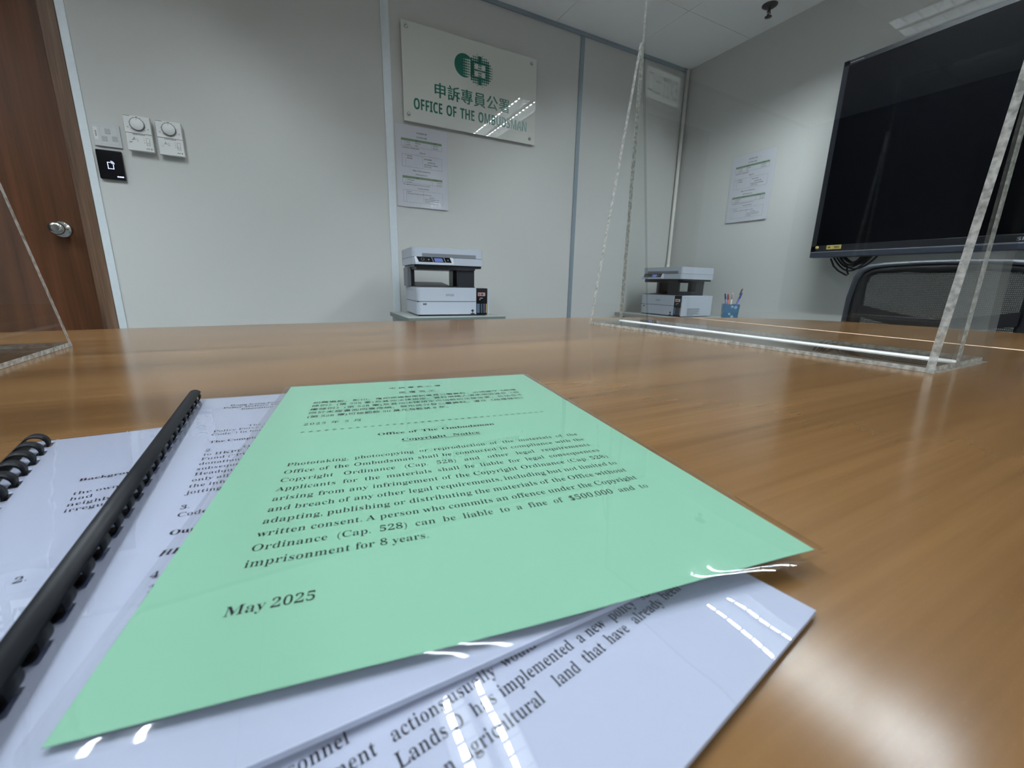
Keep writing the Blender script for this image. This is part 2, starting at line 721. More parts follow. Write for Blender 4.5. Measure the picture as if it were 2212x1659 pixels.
DX0, DX1, DZ = -1.72, -0.703, 1.335        # door opening
m = MB()
m.box(XL - 0.1, DX0, YW, YW + 0.1, -T, ZC + 0.1)
m.box(DX0, DX1, YW, YW + 0.1, DZ, ZC + 0.1)
m.box(DX1, XW + 0.1, YW, YW + 0.1, -T, ZC + 0.1)
m.build('wall_back', WALL, kind='structure')
m = MB()
m.box(XW, XW + 0.1, YF - 0.1, YW, -T, ZC + 0.1)
m.build('wall_right', WALL, kind='structure')
m = MB()
m.box(XL - 0.1, XL, YF - 0.1, YW, -T, ZC + 0.1)
m.build('wall_left', pm('darkened_unseen_wall', lin(58, 52, 48), 0.7), kind='structure')  # wall out of view, coloured dark to keep the acrylic reflections dark
m = MB()
m.box(XL, XW, YF - 0.1, YF, -T, ZC + 0.1)
m.build('wall_front', WALL, kind='structure')

# ceiling of suspended tiles, openings for the lamps
P = 0.608
LX = [(2.195 - 0.304, 2.195), (0.371, 0.371 + 0.304), (-0.845, -0.845 + 0.304), (-2.061, -2.061 + 0.304)]
LXB = [(2.195 - 0.304, 2.195), (-1.149, -0.845)]
LY = (0.236, 1.452)
LYB = (-2.196, -0.980)
m = MB()
ys = [2.06 + P * k for k in range(-9, 2)]
for k in range(-10, 2):
    xa = 2.195 + P * k
    for half in (0, 1):
        x0 = xa + half * P / 2
        x1 = x0 + P / 2
        for y0 in ys:
            y1 = y0 + P
            cx, cy = (x0 + x1) / 2, (y0 + y1) / 2
            if any(a < cx < b for a, b in LX) and LY[0] < cy < LY[1]:
                continue
            if any(a < cx < b for a, b in LXB) and LYB[0] < cy < LYB[1]:
                continue
            a0 = max(XL, x0 + (0.0015 if half == 0 else 0))
            a1 = min(XW, x1 - (0.0015 if half == 1 else 0))
            b0, b1 = max(YF, y0 + 0.0015), min(YW, y1 - 0.0015)
            if a1 - a0 > 0.01 and b1 - b0 > 0.01:
                m.box(a0, a1, b0, b1, ZC, ZC + 0.012)
m.box(XL, XW, YF, YW, ZC + 0.10, ZC + 0.12, mi=1)
m.build('ceiling', [CEIL, DARK], kind='structure')

# trims: panel joints, ceiling angle, door jamb cover
for i, (x0, x1) in enumerate([(0.540, 0.582), (1.781, 1.812)]):
    m = MB()
    m.box(x0, x1, YW - 0.007, YW, -T, ZC - 0.022, 0.002)
    m.box(x0 + 0.009, x1 - 0.009, YW - 0.0085, YW - 0.006, -T, ZC - 0.022)
    m.build('trim_%d' % (i + 1), [ALUW if i == 0 else ALU], kind='structure')
m = MB()
m.box(XL, XW, YW - 0.012, YW, ZC - 0.022, ZC, 0.001)
m.build('trim_3', ALU, kind='structure')
m = MB()
m.box(-0.701, -0.673, YW - 0.006, YW, -T, DZ + 0.03, 0.0015)
m.box(DX0 - 0.03, -0.673, YW - 0.006, YW, DZ, DZ + 0.03, 0.0015)
m.build('trim_4', ALUW, kind='structure')

# door
d = thing('door_1', None, None, (-0.755, YW + 0.02, -T), kind='structure')
m = MB()
m.box(DX0 + 0.053 + 0.755, 0, 0, 0.04, 0.005, DZ + T - 0.053, 0.001)
m.build('door_leaf', DOORW, d)
m = MB()
fr = 0.052
for a, b in ((DX1 - fr, DX1), (DX0, DX0 + fr)):
    m.box(a + 0.755, b + 0.755, -0.026, 0.07, 0, DZ + T, 0.002)
m.box(DX0 + 0.755, DX1 + 0.755, -0.026, 0.07, DZ + T - fr, DZ + T, 0.002)
m.build('door_frame', JAMBW, d)
m = MB()
RX = Matrix.Rotation(math.pi / 2, 4, 'X')
KM = Matrix.Translation((-0.074, 0, 0.279 + T)) @ RX
m.lathe([(0.0, 0), (0.034, 0.0), (0.034, 0.003), (0.029, 0.008), (0.014, 0.011), (0.012, 0.03), (0.018, 0.036), (0.0255, 0.046), (0.0255, 0.056), (0.02, 0.063), (0.012, 0.0635), (0.0, 0.0615)], 40, 0, KM)
m.build('door_knob', STEEL, d)

# ================================================================== ceiling lights
def tube_mat(level):
    nm = 'lit_tube_%d' % round(level * 100)
    if nm not in MATS:
        m, n, l = nt(nm)
        o = n.new('ShaderNodeOutputMaterial')
        e = n.new('ShaderNodeEmission')
        e.inputs[0].default_value = LIGHT_COLOR + (1,)
        e.inputs[1].default_value = TUBE_RADIANCE * level
        l.new(e.outputs[0], o.inputs[0])
        MATS[nm] = m
    return MATS[nm]


def make_light(cx, y0, y1, label, level=1.0):
    L = y1 - y0
    t = thing('ceiling_light', label, 'light', (cx, (y0 + y1) / 2, ZC), 0, 'recessed louvred ceiling lights')
    W2 = 0.152
    m = MB()
    m.box(-W2, W2, -L / 2, L / 2, 0.082, 0.088)
    for sx in (-1, 1):
        m.box(sx * W2, sx * (W2 - 0.012), -L / 2, L / 2, -0.001, 0.082)
        m.box(-W2, W2, sx * L / 2, sx * (L / 2 - 0.012), -0.001, 0.082)
    m.box(-0.012, 0.012, -L / 2, L / 2, -0.001, 0.082)
    m.build('lamp_housing', HOUS, t)
    for bx in (-0.076, 0.076):
        m = MB()
        hw = 0.062
        for sx in (-1, 1):
            pts = [(hw * (1 - (k / 6) ** 2 * 0.62), 0.001 + 0.072 * k / 6) for k in range(7)]
            m.grid(pts, [-L / 2 + 0.012, L / 2 - 0.012], lambda p, y, sx=sx, bx=bx: (bx + sx * p[0], y, p[1]))
        m.grid([-0.026, 0.026], [-L / 2 + 0.012, L / 2 - 0.012], lambda x, y, bx=bx: (bx + x, y, 0.074))
        m.build('reflector', REFL, t)
        m = MB()
        n = 18
        yv, sk = [-L / 2 + 0.012], set()
        for k in range(1, n):
            y = -L / 2 + L * k / n
            yv += [y - 0.002, y + 0.002]
        yv.append(L / 2 - 0.012)
        for k in range(0, len(yv) - 1, 2):
            sk.add((1, k))
        slab(m, [bx - hw + 0.004, bx - hw + 0.006, bx + hw - 0.006, bx + hw - 0.004], yv, sk, lambda u, v: 0.015, 0.014)
        m.build('louvre', REFL, t)
        m = MB()
        m.tube([(bx, -L / 2 + 0.03, 0.052), (bx, L / 2 - 0.03, 0.052)], 0.013, 10)
        m.build('lamp_tube', tube_mat(level), t)
    return t


for (a, b), lb in zip(LX, ('louvred ceiling light mirrored in the sign, nearest the right wall', 'louvred ceiling light over the middle of the table', 'louvred ceiling light over the left end of the table', 'louvred ceiling light nearest the left wall of the front row')):
    make_light((a + b) / 2, LY[0], LY[1], lb, 0.35 if 0.3 < a < 0.5 else 0.85 if -1 < a < 0 else 1.0)
for (a, b), lb in zip(LXB, ('louvred ceiling light in the rear row by the right wall', 'louvred ceiling light in the rear row towards the left wall')):
    make_light((a + b) / 2, LYB[0], LYB[1], lb, 1.0)

# sprinkler
t = thing('fire_sprinkler', 'dark pendant fire sprinkler on the ceiling tile at top right', 'sprinkler', (2.54, 1.803, ZC))
m = MB()
m.lathe([(0.04, 0), (0.04, -0.003), (0.03, -0.010), (0.022, -0.012), (0, -0.012)], 28)
m.build('escutcheon', BRONZE, t)
m = MB()
m.tube([(0, 0, -0.01), (0, 0, -0.03)], 0.008, 10)
for sx in (-1, 1):
    m.tube([(sx * 0.008, 0, -0.026), (sx * 0.014, 0, -0.036), (sx * 0.010, 0, -0.05), (0, 0, -0.056)], 0.0028, 6)
m.tube([(0, 0, -0.03), (0, 0, -0.05)], 0.003, 8)
m.build('sprinkler_body', BRONZE, t)
m = MB()
m.lathe([(0, -0.0555), (0.018, -0.0555), (0.019, -0.0575), (0, -0.059)], 18)
m.build('deflector', BRONZE, t)

# ================================================================== tables
far = [(-1.9, 0.72), (-1.5, 0.81), (-1.1, 0.893), (-0.75, 0.958), (-0.4336, 1.0141), (-0.2827, 1.0330), (-0.0623, 1.0480), (0.2, 1.0540), (0.45, 1.0500), (0.734, 1.0340), (0.95, 0.9960), (1.1385, 0.936)]
near = [(1.1385, -0.30), (0.6, -0.38), (0.1, -0.40), (-0.5, -0.37), (-1.2, -0.27), (-1.9, -0.10)]
t = thing('conference_table', 'brown wood conference table carrying the papers and clear screens', 'table', (0, 0, 0))
m = MB()
m.prism([(x, y, -0.028) for x, y in far[::-1]] + [(x, y, -0.028) for x, y in near[::-1]], (0, 0, 0.028), 0, None, 1)
o = m.build('tabletop', [TABLE, TEDGE], t)
bv = o.modifiers.new('bevel', 'BEVEL')
bv.width = 0.003
bv.segments = 2
bv.material = 1
for x in (-1.3, 0.75):
    m = MB()
    m.box(x - 0.02, x + 0.02, 0.0, 0.65, -T, -0.028, 0.002)
    m.build('table_leg', TABLE, t)
out = [(1.146, 0.929), (1.2601, 0.9083), (1.3209, 0.8843), (1.3827, 0.8415), (1.44, 0.802), (1.4932, 0.7562), (1.5352, 0.6884), (1.575, 0.595), (1.6047, 0.4978), (1.6220, 0.4132), (1.632, 0.3329), (1.634, 0.24), (1.622, 0.13), (1.59, 0.03), (1.53, -0.08), (1.44, -0.17), (1.31, -0.25), (1.146, -0.295)]
t = thing('table_end_section', 'rounded end section of the brown table beyond the pale seam', 'table', (1.146, 0.3, 0))
m = MB()
m.prism([(x - 1.146, y - 0.3, -0.028) for x, y in out[::-1]], (0, 0, 0.028), 0, None, 1)
o = m.build('tabletop', [TABLE, TEDGE], t)
bv = o.modifiers.new('bevel', 'BEVEL')
bv.width = 0.003
bv.segments = 2
bv.material = 1
m = MB()
m.lathe([(0.15, -T), (0.15, -T + 0.02), (0.04, -T + 0.03), (0.04, -0.028)], 24, 0, Matrix.Translation((0.18, 0, 0)))
m.build('table_leg', BPLAST, t)


# ================================================================== clear acrylic screens
def make_screen(label, loc, rz, clear_side):
    t = thing('acrylic_screen', label, 'screen', loc, rz, 'clear table screens')
    L, W, H, A, th = 0.6463, 0.2019, 0.80, 0.6419, 0.0085
    m = MB()
    m.box(-W / 2, W / 2, -L / 2, L / 2, 0.0003, 0.006)
    for f in m.bm.faces:
        f.material_index = 0 if abs(f.normal.z) > 0.9 else 1
    m.build('base_plate', [ACR, ACRE], t)
    m = MB()
    m.box(-0.003, 0.003, -L / 2, L / 2, 0.006, H)
    for f in m.bm.faces:
        f.material_index = 0 if abs(f.normal.x) > 0.9 else 1
    m.build('main_panel', [ACR, ACRE], t)
    for sy in (-1, 1):
        m = MB()
        y0 = sy * L / 2 - (th if sy > 0 else 0) + sy * 0.0065
        m.prism([(-W / 2, y0, 0.0003), (W / 2, y0, 0.0003), (0.004, y0, A), (-0.004, y0, A)], (0, th, 0), 0, None, 1)
        bmesh.ops.recalc_face_normals(m.bm, faces=list(m.bm.faces))
        for f in m.bm.faces:
            if f.normal.x * clear_side > 0.5:
                f.material_index = 2
        m.build('end_fin', [ACR, ACRE, ACRC], t)
    m = MB()
    for sx in (-1, 1):
        m.prism([(sx * 0.003, -L / 2, 0.006), (sx * 0.0075, -L / 2, 0.006), (sx * 0.003, -L / 2, 0.0085)], (0, L, 0))
    m.build('glue_joint', GLUE, t)
    for sy in (-1, 1):
        m = MB()
        m.box(-0.0048, 0.0048, sy * L / 2 - 0.001, sy * L / 2 + 0.001, 0.007, A)
        m.build('glue_joint', ACRE, t)
    return t


make_screen('clear acrylic screen standing right of the papers before the television', (0.7847, 0.5342, 0), 0.0231, 1)
make_screen('clear acrylic screen cut off at the left edge before the door', (-0.3706, 0.4639, 0), 0.0117, -1)


# ================================================================== papers on the table
PITCH = 0.01429


def arc_strip(mb, cu, cz, R, a0, a1, v0, v1, n=10, th=0.0007, mi=0):
    """curved plastic strip in the (u, z) plane running from v0 to v1"""
    rings = []
    for k in range(n + 1):
        a = math.radians(a0 + (a1 - a0) * k / n)
        c, s = math.cos(a), math.sin(a)
        rings.append([mb.bm.verts.new((cu + c * r, v, cz + s * r)) for r, v in ((R, v0), (R, v1), (R - th, v1), (R - th, v0))])
    for a, b in zip(rings[:-1], rings[1:]):
        for k in range(4):
            f = mb.bm.faces.new((a[k], a[(k + 1) % 4], b[(k + 1) % 4], b[k]))
            f.material_index = mi
            f.smooth = k in (0, 2)
    mb.bm.faces.new(rings[0][::-1])
    mb.bm.faces.new(rings[-1])


def make_binder(label, loc, rz, w, h, zl, zr, ramp, thick, comb):
    """local origin: top left page corner on the table top; u right, v negative downwards"""
    t = thing('comb_bound_booklet', label, 'booklet', (loc[0], loc[1], 0), rz, 'comb bound reports')

    def zt(u, v):
        k = min(1, max(0, u / ramp))
        return zl + (zr - zl) * k * (2 - k) if ramp else zl
    us = [0, 0.0042, 0.0076] + [0.0076 + (w - 0.0076) * k / 14 for k in range(1, 15)]
    vs = [-h]
    marks = []
    for k in range(21):
        c = -0.0085 - PITCH * k
        marks.append((c - 0.0041, c + 0.0041))
    allv = sorted([-h, 0] + [q for p in marks for q in p])
    skip = set()
    for j in range(len(allv) - 1):
        mid = (allv[j] + allv[j + 1]) / 2
        if any(a < mid < b for a, b in marks):
            skip.add((1, j))
    m = MB()
    slab(m, us, allv, skip, zt, thick)
    pages = m.build('pages', PAPER, t)
    m = MB()
    us2 = us
    slab(m, us2, allv, skip, lambda u, v: zt(u, v) + 0.00055, 0.00018)
    m.build('clear_cover', COVER, t)
    cu, cz, R, spine, ring = comb
    m = MB()
    arc_strip(m, cu, cz, R, spine[0], spine[1], -h + 0.0015, -0.0015, 14)
    sp = m.build('comb_spine', COMB, t)
    m = MB()
    arc_strip(m, cu, cz, R - 0.0004, ring[0], ring[1], -0.0037, 0.0037, 14, 0.0006)
    r0 = m.build('ring', COMB, sp, (0, -0.0085, 0))
    for k in range(1, 21):
        r = r0.copy()
        COL.objects.link(r)
        r.location = (0, -0.0085 - PITCH * k, 0)
    return t, zt


b1, z1 = make_binder('white comb-bound report at far left, its rings standing open', (-0.1335, 0.319), math.radians(9.2), 0.2215, 0.307, 0.0055, 0.0026, 0.11, 0.0016,
                     (0.0014, 0.0066, 0.0055, (150, 262), (152, -48)))
b2, z2 = make_binder('white report with long black comb spine lying beside the green sheet', (-0.0735, 0.3785), math.radians(1.1), 0.2145, 0.3025, 0.0078, 0.0050, 0.12, 0.0017,
                     (0.0044, 0.0113, 0.0043, (32, 172), (36, -104)))


def local(pt, loc, rz):
    x, y = pt[0] - loc[0], pt[1] - loc[1]
    c, s = math.cos(rz), math.sin(rz)
    return c * x + s * y, -s * x + c * y


# --- printed text of the left report
m = MB()
fn = lambda u, v: (u, v, z1(u, v) + 0.00015)
L1 = ((-0.1335, 0.319), math.radians(9.2))
S1 = 0.0049
for s, st, p in [('Background', 'serifb', (-0.0948, 0.2499)), ('the owners', 'serif', (-0.0918, 0.2342)), ('had erected', 'serif', (-0.0910, 0.2284)), ('neighbouring', 'serif', (-0.0900, 0.2225)), ('irregularities', 'serif', (-0.0890, 0.2168)), ('2.', 'serif', (-0.0845, 0.1690))]:
    u, v = local(p, *L1)
    if s == 'had erected':
        put_line(m, s, st, u, v, S1, fn, 0.036)
    else:
        put_line(m, s, st, u, v, S1, fn)
m.build('printed_text', INK, b1)
m = MB()
S1 = 0.0051


def along(words, base, dirdeg):
    """words at given world x along a slanted base line"""
    for s, x in words:
        y = base[1] + (x - base[0]) * math.tan(math.radians(dirdeg))
        u, v = local((x, y), *L1)
        put_word(m, s, 'serif', u, v, S1, fn, 0.84)


along([('personnel', -0.0150)], (0.0231, 0.0795), 10.6)
along([('ment', -0.0015), ('actions', 0.0108), ('usually', 0.0245), ('would', 0.0400), ('not', 0.0532), ('go', 0.0612)], (0.0231, 0.0733), 10.3)
along([('Lands', 0.0108), ('D', 0.0232), ('has', 0.0285), ('implemented', 0.0362), ('a', 0.0620), ('new', 0.0655), ('policy', 0.0752), ('such', 0.0890)], (0.0115, 0.0655), 9.2)
along([('on', 0.0170), ('agricultural', 0.0232), ('land', 0.0494), ('that', 0.0598), ('have', 0.0692), ('already', 0.0805), ('been', 0.0957)], (0.0412, 0.0642), 11.0)
m.build('printed_text', INK, b1)

# --- printed text of the right report
m = MB()
fn = lambda u, v: (u, v, z2(u, v) + 0.00015)
L2 = ((-0.0735, 0.3785), math.radians(1.1))
for s, st, x, y in [('Hong Kong Police Force', 'serifb', -0.0455, 0.3522), ('Police Welfare Fund', 'serifb', -0.0490, 0.3462), ('Education', 'serifb', -0.0378, 0.3400),
                    ('The complainant', 'serif', -0.0308, 0.2990), ('Police Force (“the', 'serif', -0.0483, 0.2930), ('Code”) in handling', 'serif', -0.0485, 0.2868), ('The Complaint', 'serifb', -0.0477, 0.2735),
                    ('2.', 'serif', -0.0477, 0.2603), ('On', 'serif', -0.0304, 0.2600), ('to HKPF. The', 'serif', -0.0477, 0.2540), ('Fund (“PWF”)', 'serif', -0.0478, 0.2478), ('donations', 'serif', -0.0477, 0.2413), ('subsequently', 'serif', -0.0477, 0.2347), ('Headquarters', 'serif', -0.0476, 0.2284), ('only allowed', 'serif', -0.0475, 0.2217), ('the information', 'serif', -0.0475, 0.2151), ('jotting', 'serif', -0.0473, 0.2085),
                    ('3.', 'serif', -0.0470, 0.1948), ('Code', 'serif', -0.0469, 0.1884), ('Our', 'serifb', -0.0467, 0.1750), ('HKPF', 'serifbi', -0.0467, 0.1618), ('4.', 'serif', -0.0466, 0.1495), ('1', 'serif', -0.0458, 0.1425), ('1', 'serif', -0.0458, 0.1345)]:
    u, v = local((x, y), *L2)
    put_line(m, s, st, u, v, 0.0049, fn, align='left')
m.build('printed_text', INK, b2)

# --- the green laminated notice
GX, GY, GR, GZ = 0.0756, 0.2272, -0.1529, 0.00855


def zg(u, v):
    # slight sag between the supported corners of the near edge
    k = max(0, (-v - 0.02) / 0.13)
    return -0.0012 * k * math.exp(-((u - 0.0) / 0.05) ** 2)


g = thing('laminated_notice', 'light green laminated copyright notice lying on the white reports', 'notice', (GX, GY, GZ), GR)
m = MB()
us = [-0.105 + 0.21 * k / 20 for k in range(21)]
vs = [-0.1485 + 0.297 * k / 24 for k in range(25)]
slab(m, us, vs, set(), zg, 0.00015)
m.build('paper_sheet', PAPERG, g)
m = MB()
bo = 0.0042
us = [-0.105 - bo + (0.21 + 2 * bo) * k / 22 for k in range(23)]
vs = [-0.1485 - bo + (0.297 + 2 * bo) * k / 28 for k in range(29)]
RC = 0.006


def fl_(u, v):
    # rounded pouch corners
    hu, hv = 0.105 + bo, 0.1485 + bo
    du, dv = abs(u) - (hu - RC), abs(v) - (hv - RC)
    if du > 0 and dv > 0:
        L = math.hypot(du, dv)
        k = RC * max(du, dv) / RC / L if L else 1
        u = math.copysign(hu - RC + du * k, u)
        v = math.copysign(hv - RC + dv * k, v)
    return u, v


def droop(u, v):
    k = max(0, abs(u) - 0.105, abs(v) - 0.1485) / bo
    return 0.00045 * k * k


usf = sorted(us + [q for q in (-(0.105 + bo) + RC * k / 4 for k in range(1, 5))] + [q for q in ((0.105 + bo) - RC * k / 4 for k in range(1, 5))])
vsf = sorted(vs + [q for q in (-(0.1485 + bo) + RC * k / 4 for k in range(1, 5))] + [q for q in ((0.1485 + bo) - RC * k / 4 for k in range(1, 5))])
m.grid(usf, vsf, lambda u, v: fl_(u, v) + (zg(u, v) + 0.0004 - droop(u, v),))
m.build('laminating_pouch', FILM, g)
m = MB()
fn = lambda u, v: (u, v, zg(u, v) + 0.0001)
mm = 0.001
BL, BW = -82.2 * mm, 159.6 * mm


def cjk_line(text, v, size, width=None, u=None, align='left'):
    """even spacing of characters"""
    adv = []
    for c in text:
        adv.append(1.0 if ord(c) > 0x2000 else (0.28 if c in ' ' else 0.52 if c.isdigit() else 0.34))
    tot = sum(adv)
    k = (width / tot) if width else size
    x = BL if u is None else u
    if align == 'center':
        x -= tot * k / 2
    x0 = x
    for c, a in zip(text, adv):
        if c != ' ':
            stl = 'serif' if c.isdigit() else 'cjk'
            put_word(m, c, stl, x, v, size, fn, 0.95 if ord(c) > 0x2000 else 0.9)
        x += a * k
    return x0, x


cjk_line('申訴專員公署', 120 * mm, 6.1 * mm, 46 * mm, -26.5 * mm)
cjk_line('版權告示', 104.5 * mm, 6.1 * mm, 32 * mm, -19.5 * mm)
rect(m, -19.5 * mm, 13 * mm, 102.9 * mm, 103.3 * mm, fn)
PC = 8.7
cjk_line('如需攝影、影印、複印或複製申訴專員公署資料，必須遵守《版權', 90 * mm, 5.65 * mm, BW)
cjk_line('條例》(第 528 章)及其他法律規定。資料申請人須承擔因違反《版', 81.4 * mm, 5.65 * mm, BW)
cjk_line('權條例》(第 528 章)及其他法律規定而招致的法律後果，包括但不', 72.6 * mm, 5.65 * mm, BW)
cjk_line('限於未經書面同意改編、發布或分發公署資料。違反《版權條例》', 64 * mm, 5.65 * mm, BW)
cjk_line('(第 528 章)可被罰款 50 萬元及監禁 8 年。', 55.3 * mm, 5.65 * mm, 98 * mm)
cjk_line('2025 年 5 月', 40 * mm, 5.65 * mm, 36 * mm)
for k in range(36):
    put_word(m, '*', 'sans', BL + BW * k / 36, 24.2 * mm, 6.0 * mm, fn)
ES = 5.65 * mm
put_line(m, 'Office of The Ombudsman', 'serifb', -2.5 * mm, 9.4 * mm, ES, fn, align='center', width=72.5 * mm, sx=1.09)
x0, tot = put_line(m, 'Copyright Notice', 'serifb', -2.5 * mm, -3.2 * mm, ES, fn, align='center', width=46.5 * mm, sx=1.07)
rect(m, x0, x0 + tot, -4.6 * mm, -4.2 * mm, fn, 0, 3)
EN = ['Phototaking, photocopying or reproduction of the materials of the', 'Office of the Ombudsman shall be conducted in compliance with the', 'Copyright Ordinance (Cap. 528) and other legal requirements.', 'Applicants for the materials shall be liable for legal consequences', 'arising from any infringement of the Copyright Ordinance (Cap. 528)', 'and breach of any other legal requirements, including but not limited to', 'adapting, publishing or distributing the materials of the Office without', 'written consent. A person who commits an offence under the Copyright', 'Ordinance (Cap. 528) can be liable to a fine of $500,000 and to']
for k, s in enumerate(EN):
    sx = 0.93
    nat = sum(word(q, 'serif')[2] for q in s.split(' ')) * ES
    gaps = len(s.split(' ')) - 1
    if nat * sx + gaps * 0.24 * ES > BW:
        sx = (BW - gaps * 0.24 * ES) / nat
    put_line(m, s, 'serif', BL, (-22.4 - PC * k) * mm, ES, fn, BW, 'left', sx)
put_line(m, 'imprisonment for 8 years.', 'serif', BL, (-22.4 - PC * 9) * mm, ES, fn, 58.5 * mm, 'left', 0.93)
put_line(m, 'May 2025', 'serif', BL, -121.6 * mm, ES, fn, 23 * mm, 'left', 0.95)
m.build('printed_text', INK, g)

# ================================================================== back wall: sign
SX0, SX1, SZ0, SZ1 = 0.6385, 1.4555, 0.9385, 1.4045
YS = YW - 0.018
t = thing('wall_sign', 'cream acrylic office sign with green lettering high on the back wall', 'sign', (SX0, YS, SZ0))
m = MB()
m.box(0, SX1 - SX0, -0.003, 0.003, 0, SZ1 - SZ0, 0.0012)
m.build('sign_panel', SIGNF, t)
m = MB()
fs = lambda u, v: (u - SX0, -0.0033, v - SZ0)
fs2 = lambda u, v: (u - SX0, -0.0036, v - SZ0)
dz = 0.0019
# lettering
x = 0.8035
for c in '申訴專員公署':
    put_word(m, c, 'cjk', x, 1.0865 + dz, 0.079, fs, 0.97)
    for k, (ox, oz) in enumerate(((0.0016, 0.0), (0.0032, 0.0), (0.0016, 0.0012))):
        put_word(m, c, 'cjk', x + ox, 1.0865 + dz + oz, 0.079, lambda u, v, k=k: (u - SX0, -0.00332 - 0.00002 * k, v - SZ0), 0.97)
    x += 0.0792
words = ['OFFICE', 'OF', 'THE', 'OMBUDSMAN']
wsz, wsx = 0.0745, 0.80
wl = [word(q, 'sansb')[2] * wsz for q in words]
tot = 1.3935 - 0.6914
gap = 0.022
wsx = (tot - 3 * gap) / sum(wl)
x = 0.6914
for q, L in zip(words, wl):
    for k, ox in enumerate((-0.0006, 0.0006)):
        put_word(m, q, 'sansb', x + ox, 1.0015 + dz, wsz, lambda u, v, k=k: (u - SX0, -0.0033 - 0.00002 * k, v - SZ0), wsx)
    x += L * wsx + gap
m.build('sign_lettering', GREEN, t)
# emblem: disc and dotted emblem
m = MB()
cx, cz, R = 0.9865, 1.2695 + dz, 0.0580
m.poly([fs(cx + R * math.cos(a * math.pi / 32), cz + R * math.sin(a * math.pi / 32)) for a in range(64)])
gx, gz, gp = 1.0815, 1.2625 + dz, 0.01135


def dia(u, v, s, mi=0, fn=fs2):
    m.poly([fn(u - s, v), fn(u, v - s), fn(u + s, v), fn(u, v + s)], mi)


def inb(u, v):
    return math.hypot(u, v) < 6.95


for i in range(-14, 14):
    for j in range(-8, 9):
        u, v = i + 0.5, j * 1.12
        X, Z = gx + u * gp, gz + v * gp
        a, b = abs(u), abs(v)
        if a < 1 and b > 2.6:
            continue
        box = max(a - 4.6, b - 4.3)
        if a < 2.6 and b < 2.7:          # inside the box: cross strokes and four windows
            if a < 1:
                dia(X, Z, gp * (0.5 if b > 0.3 else 0.58))
            elif b < 0.3:
                dia(X, Z, gp * 0.62)
            continue
        if box <= 0:
            if inb(u, v):
                dia(X, Z, gp * 0.80)
        elif inb(u, v) and math.hypot(X - cx, Z - cz) > R * 0.97:
            dia(X, Z, gp * max(0.2, 0.62 - 0.14 * box))
        # light dots thrown onto the disc
        if u < -4.6 and b < 4.0 and math.hypot(X - cx, Z - cz) < R:
            k = {-5: 0.62, -6: 0.66, -7: 0.55, -8: 0.42, -9: 0.26}.get(i, 0)
            if k:
                dia(X, Z, gp * k, 1)
for sz in (1, -1):
    rect(m, gx - gp, gx + gp, gz + sz * 2.7 * gp, gz + sz * 6.3 * gp, lambda u, v: (u - SX0, -0.00365, v - SZ0))
m.build('sign_emblem', [GREEN, SIGNF], t)
for x, z in [(0.6653, 1.376), (1.4173, 1.3673 + 0.006), (0.6649, 0.9711), (1.4176, 0.9635 + 0.004)]:
    m = MB()
    m.lathe([(0, 0.001), (0.0095, 0.0), (0.0095, 0.004), (0.007, 0.0075), (0, 0.009)], 18, 0, Matrix.Translation((x - SX0, -0.003, z + dz - SZ0)) @ RX)
    m.lathe([(0.006, -0.0149), (0.006, 0.0)], 12, 0, Matrix.Translation((x - SX0, 0.003, z + dz - SZ0)) @ Matrix.Rotation(math.pi / 2, 4, 'X'))
    m.build('sign_screw', STEEL, t)


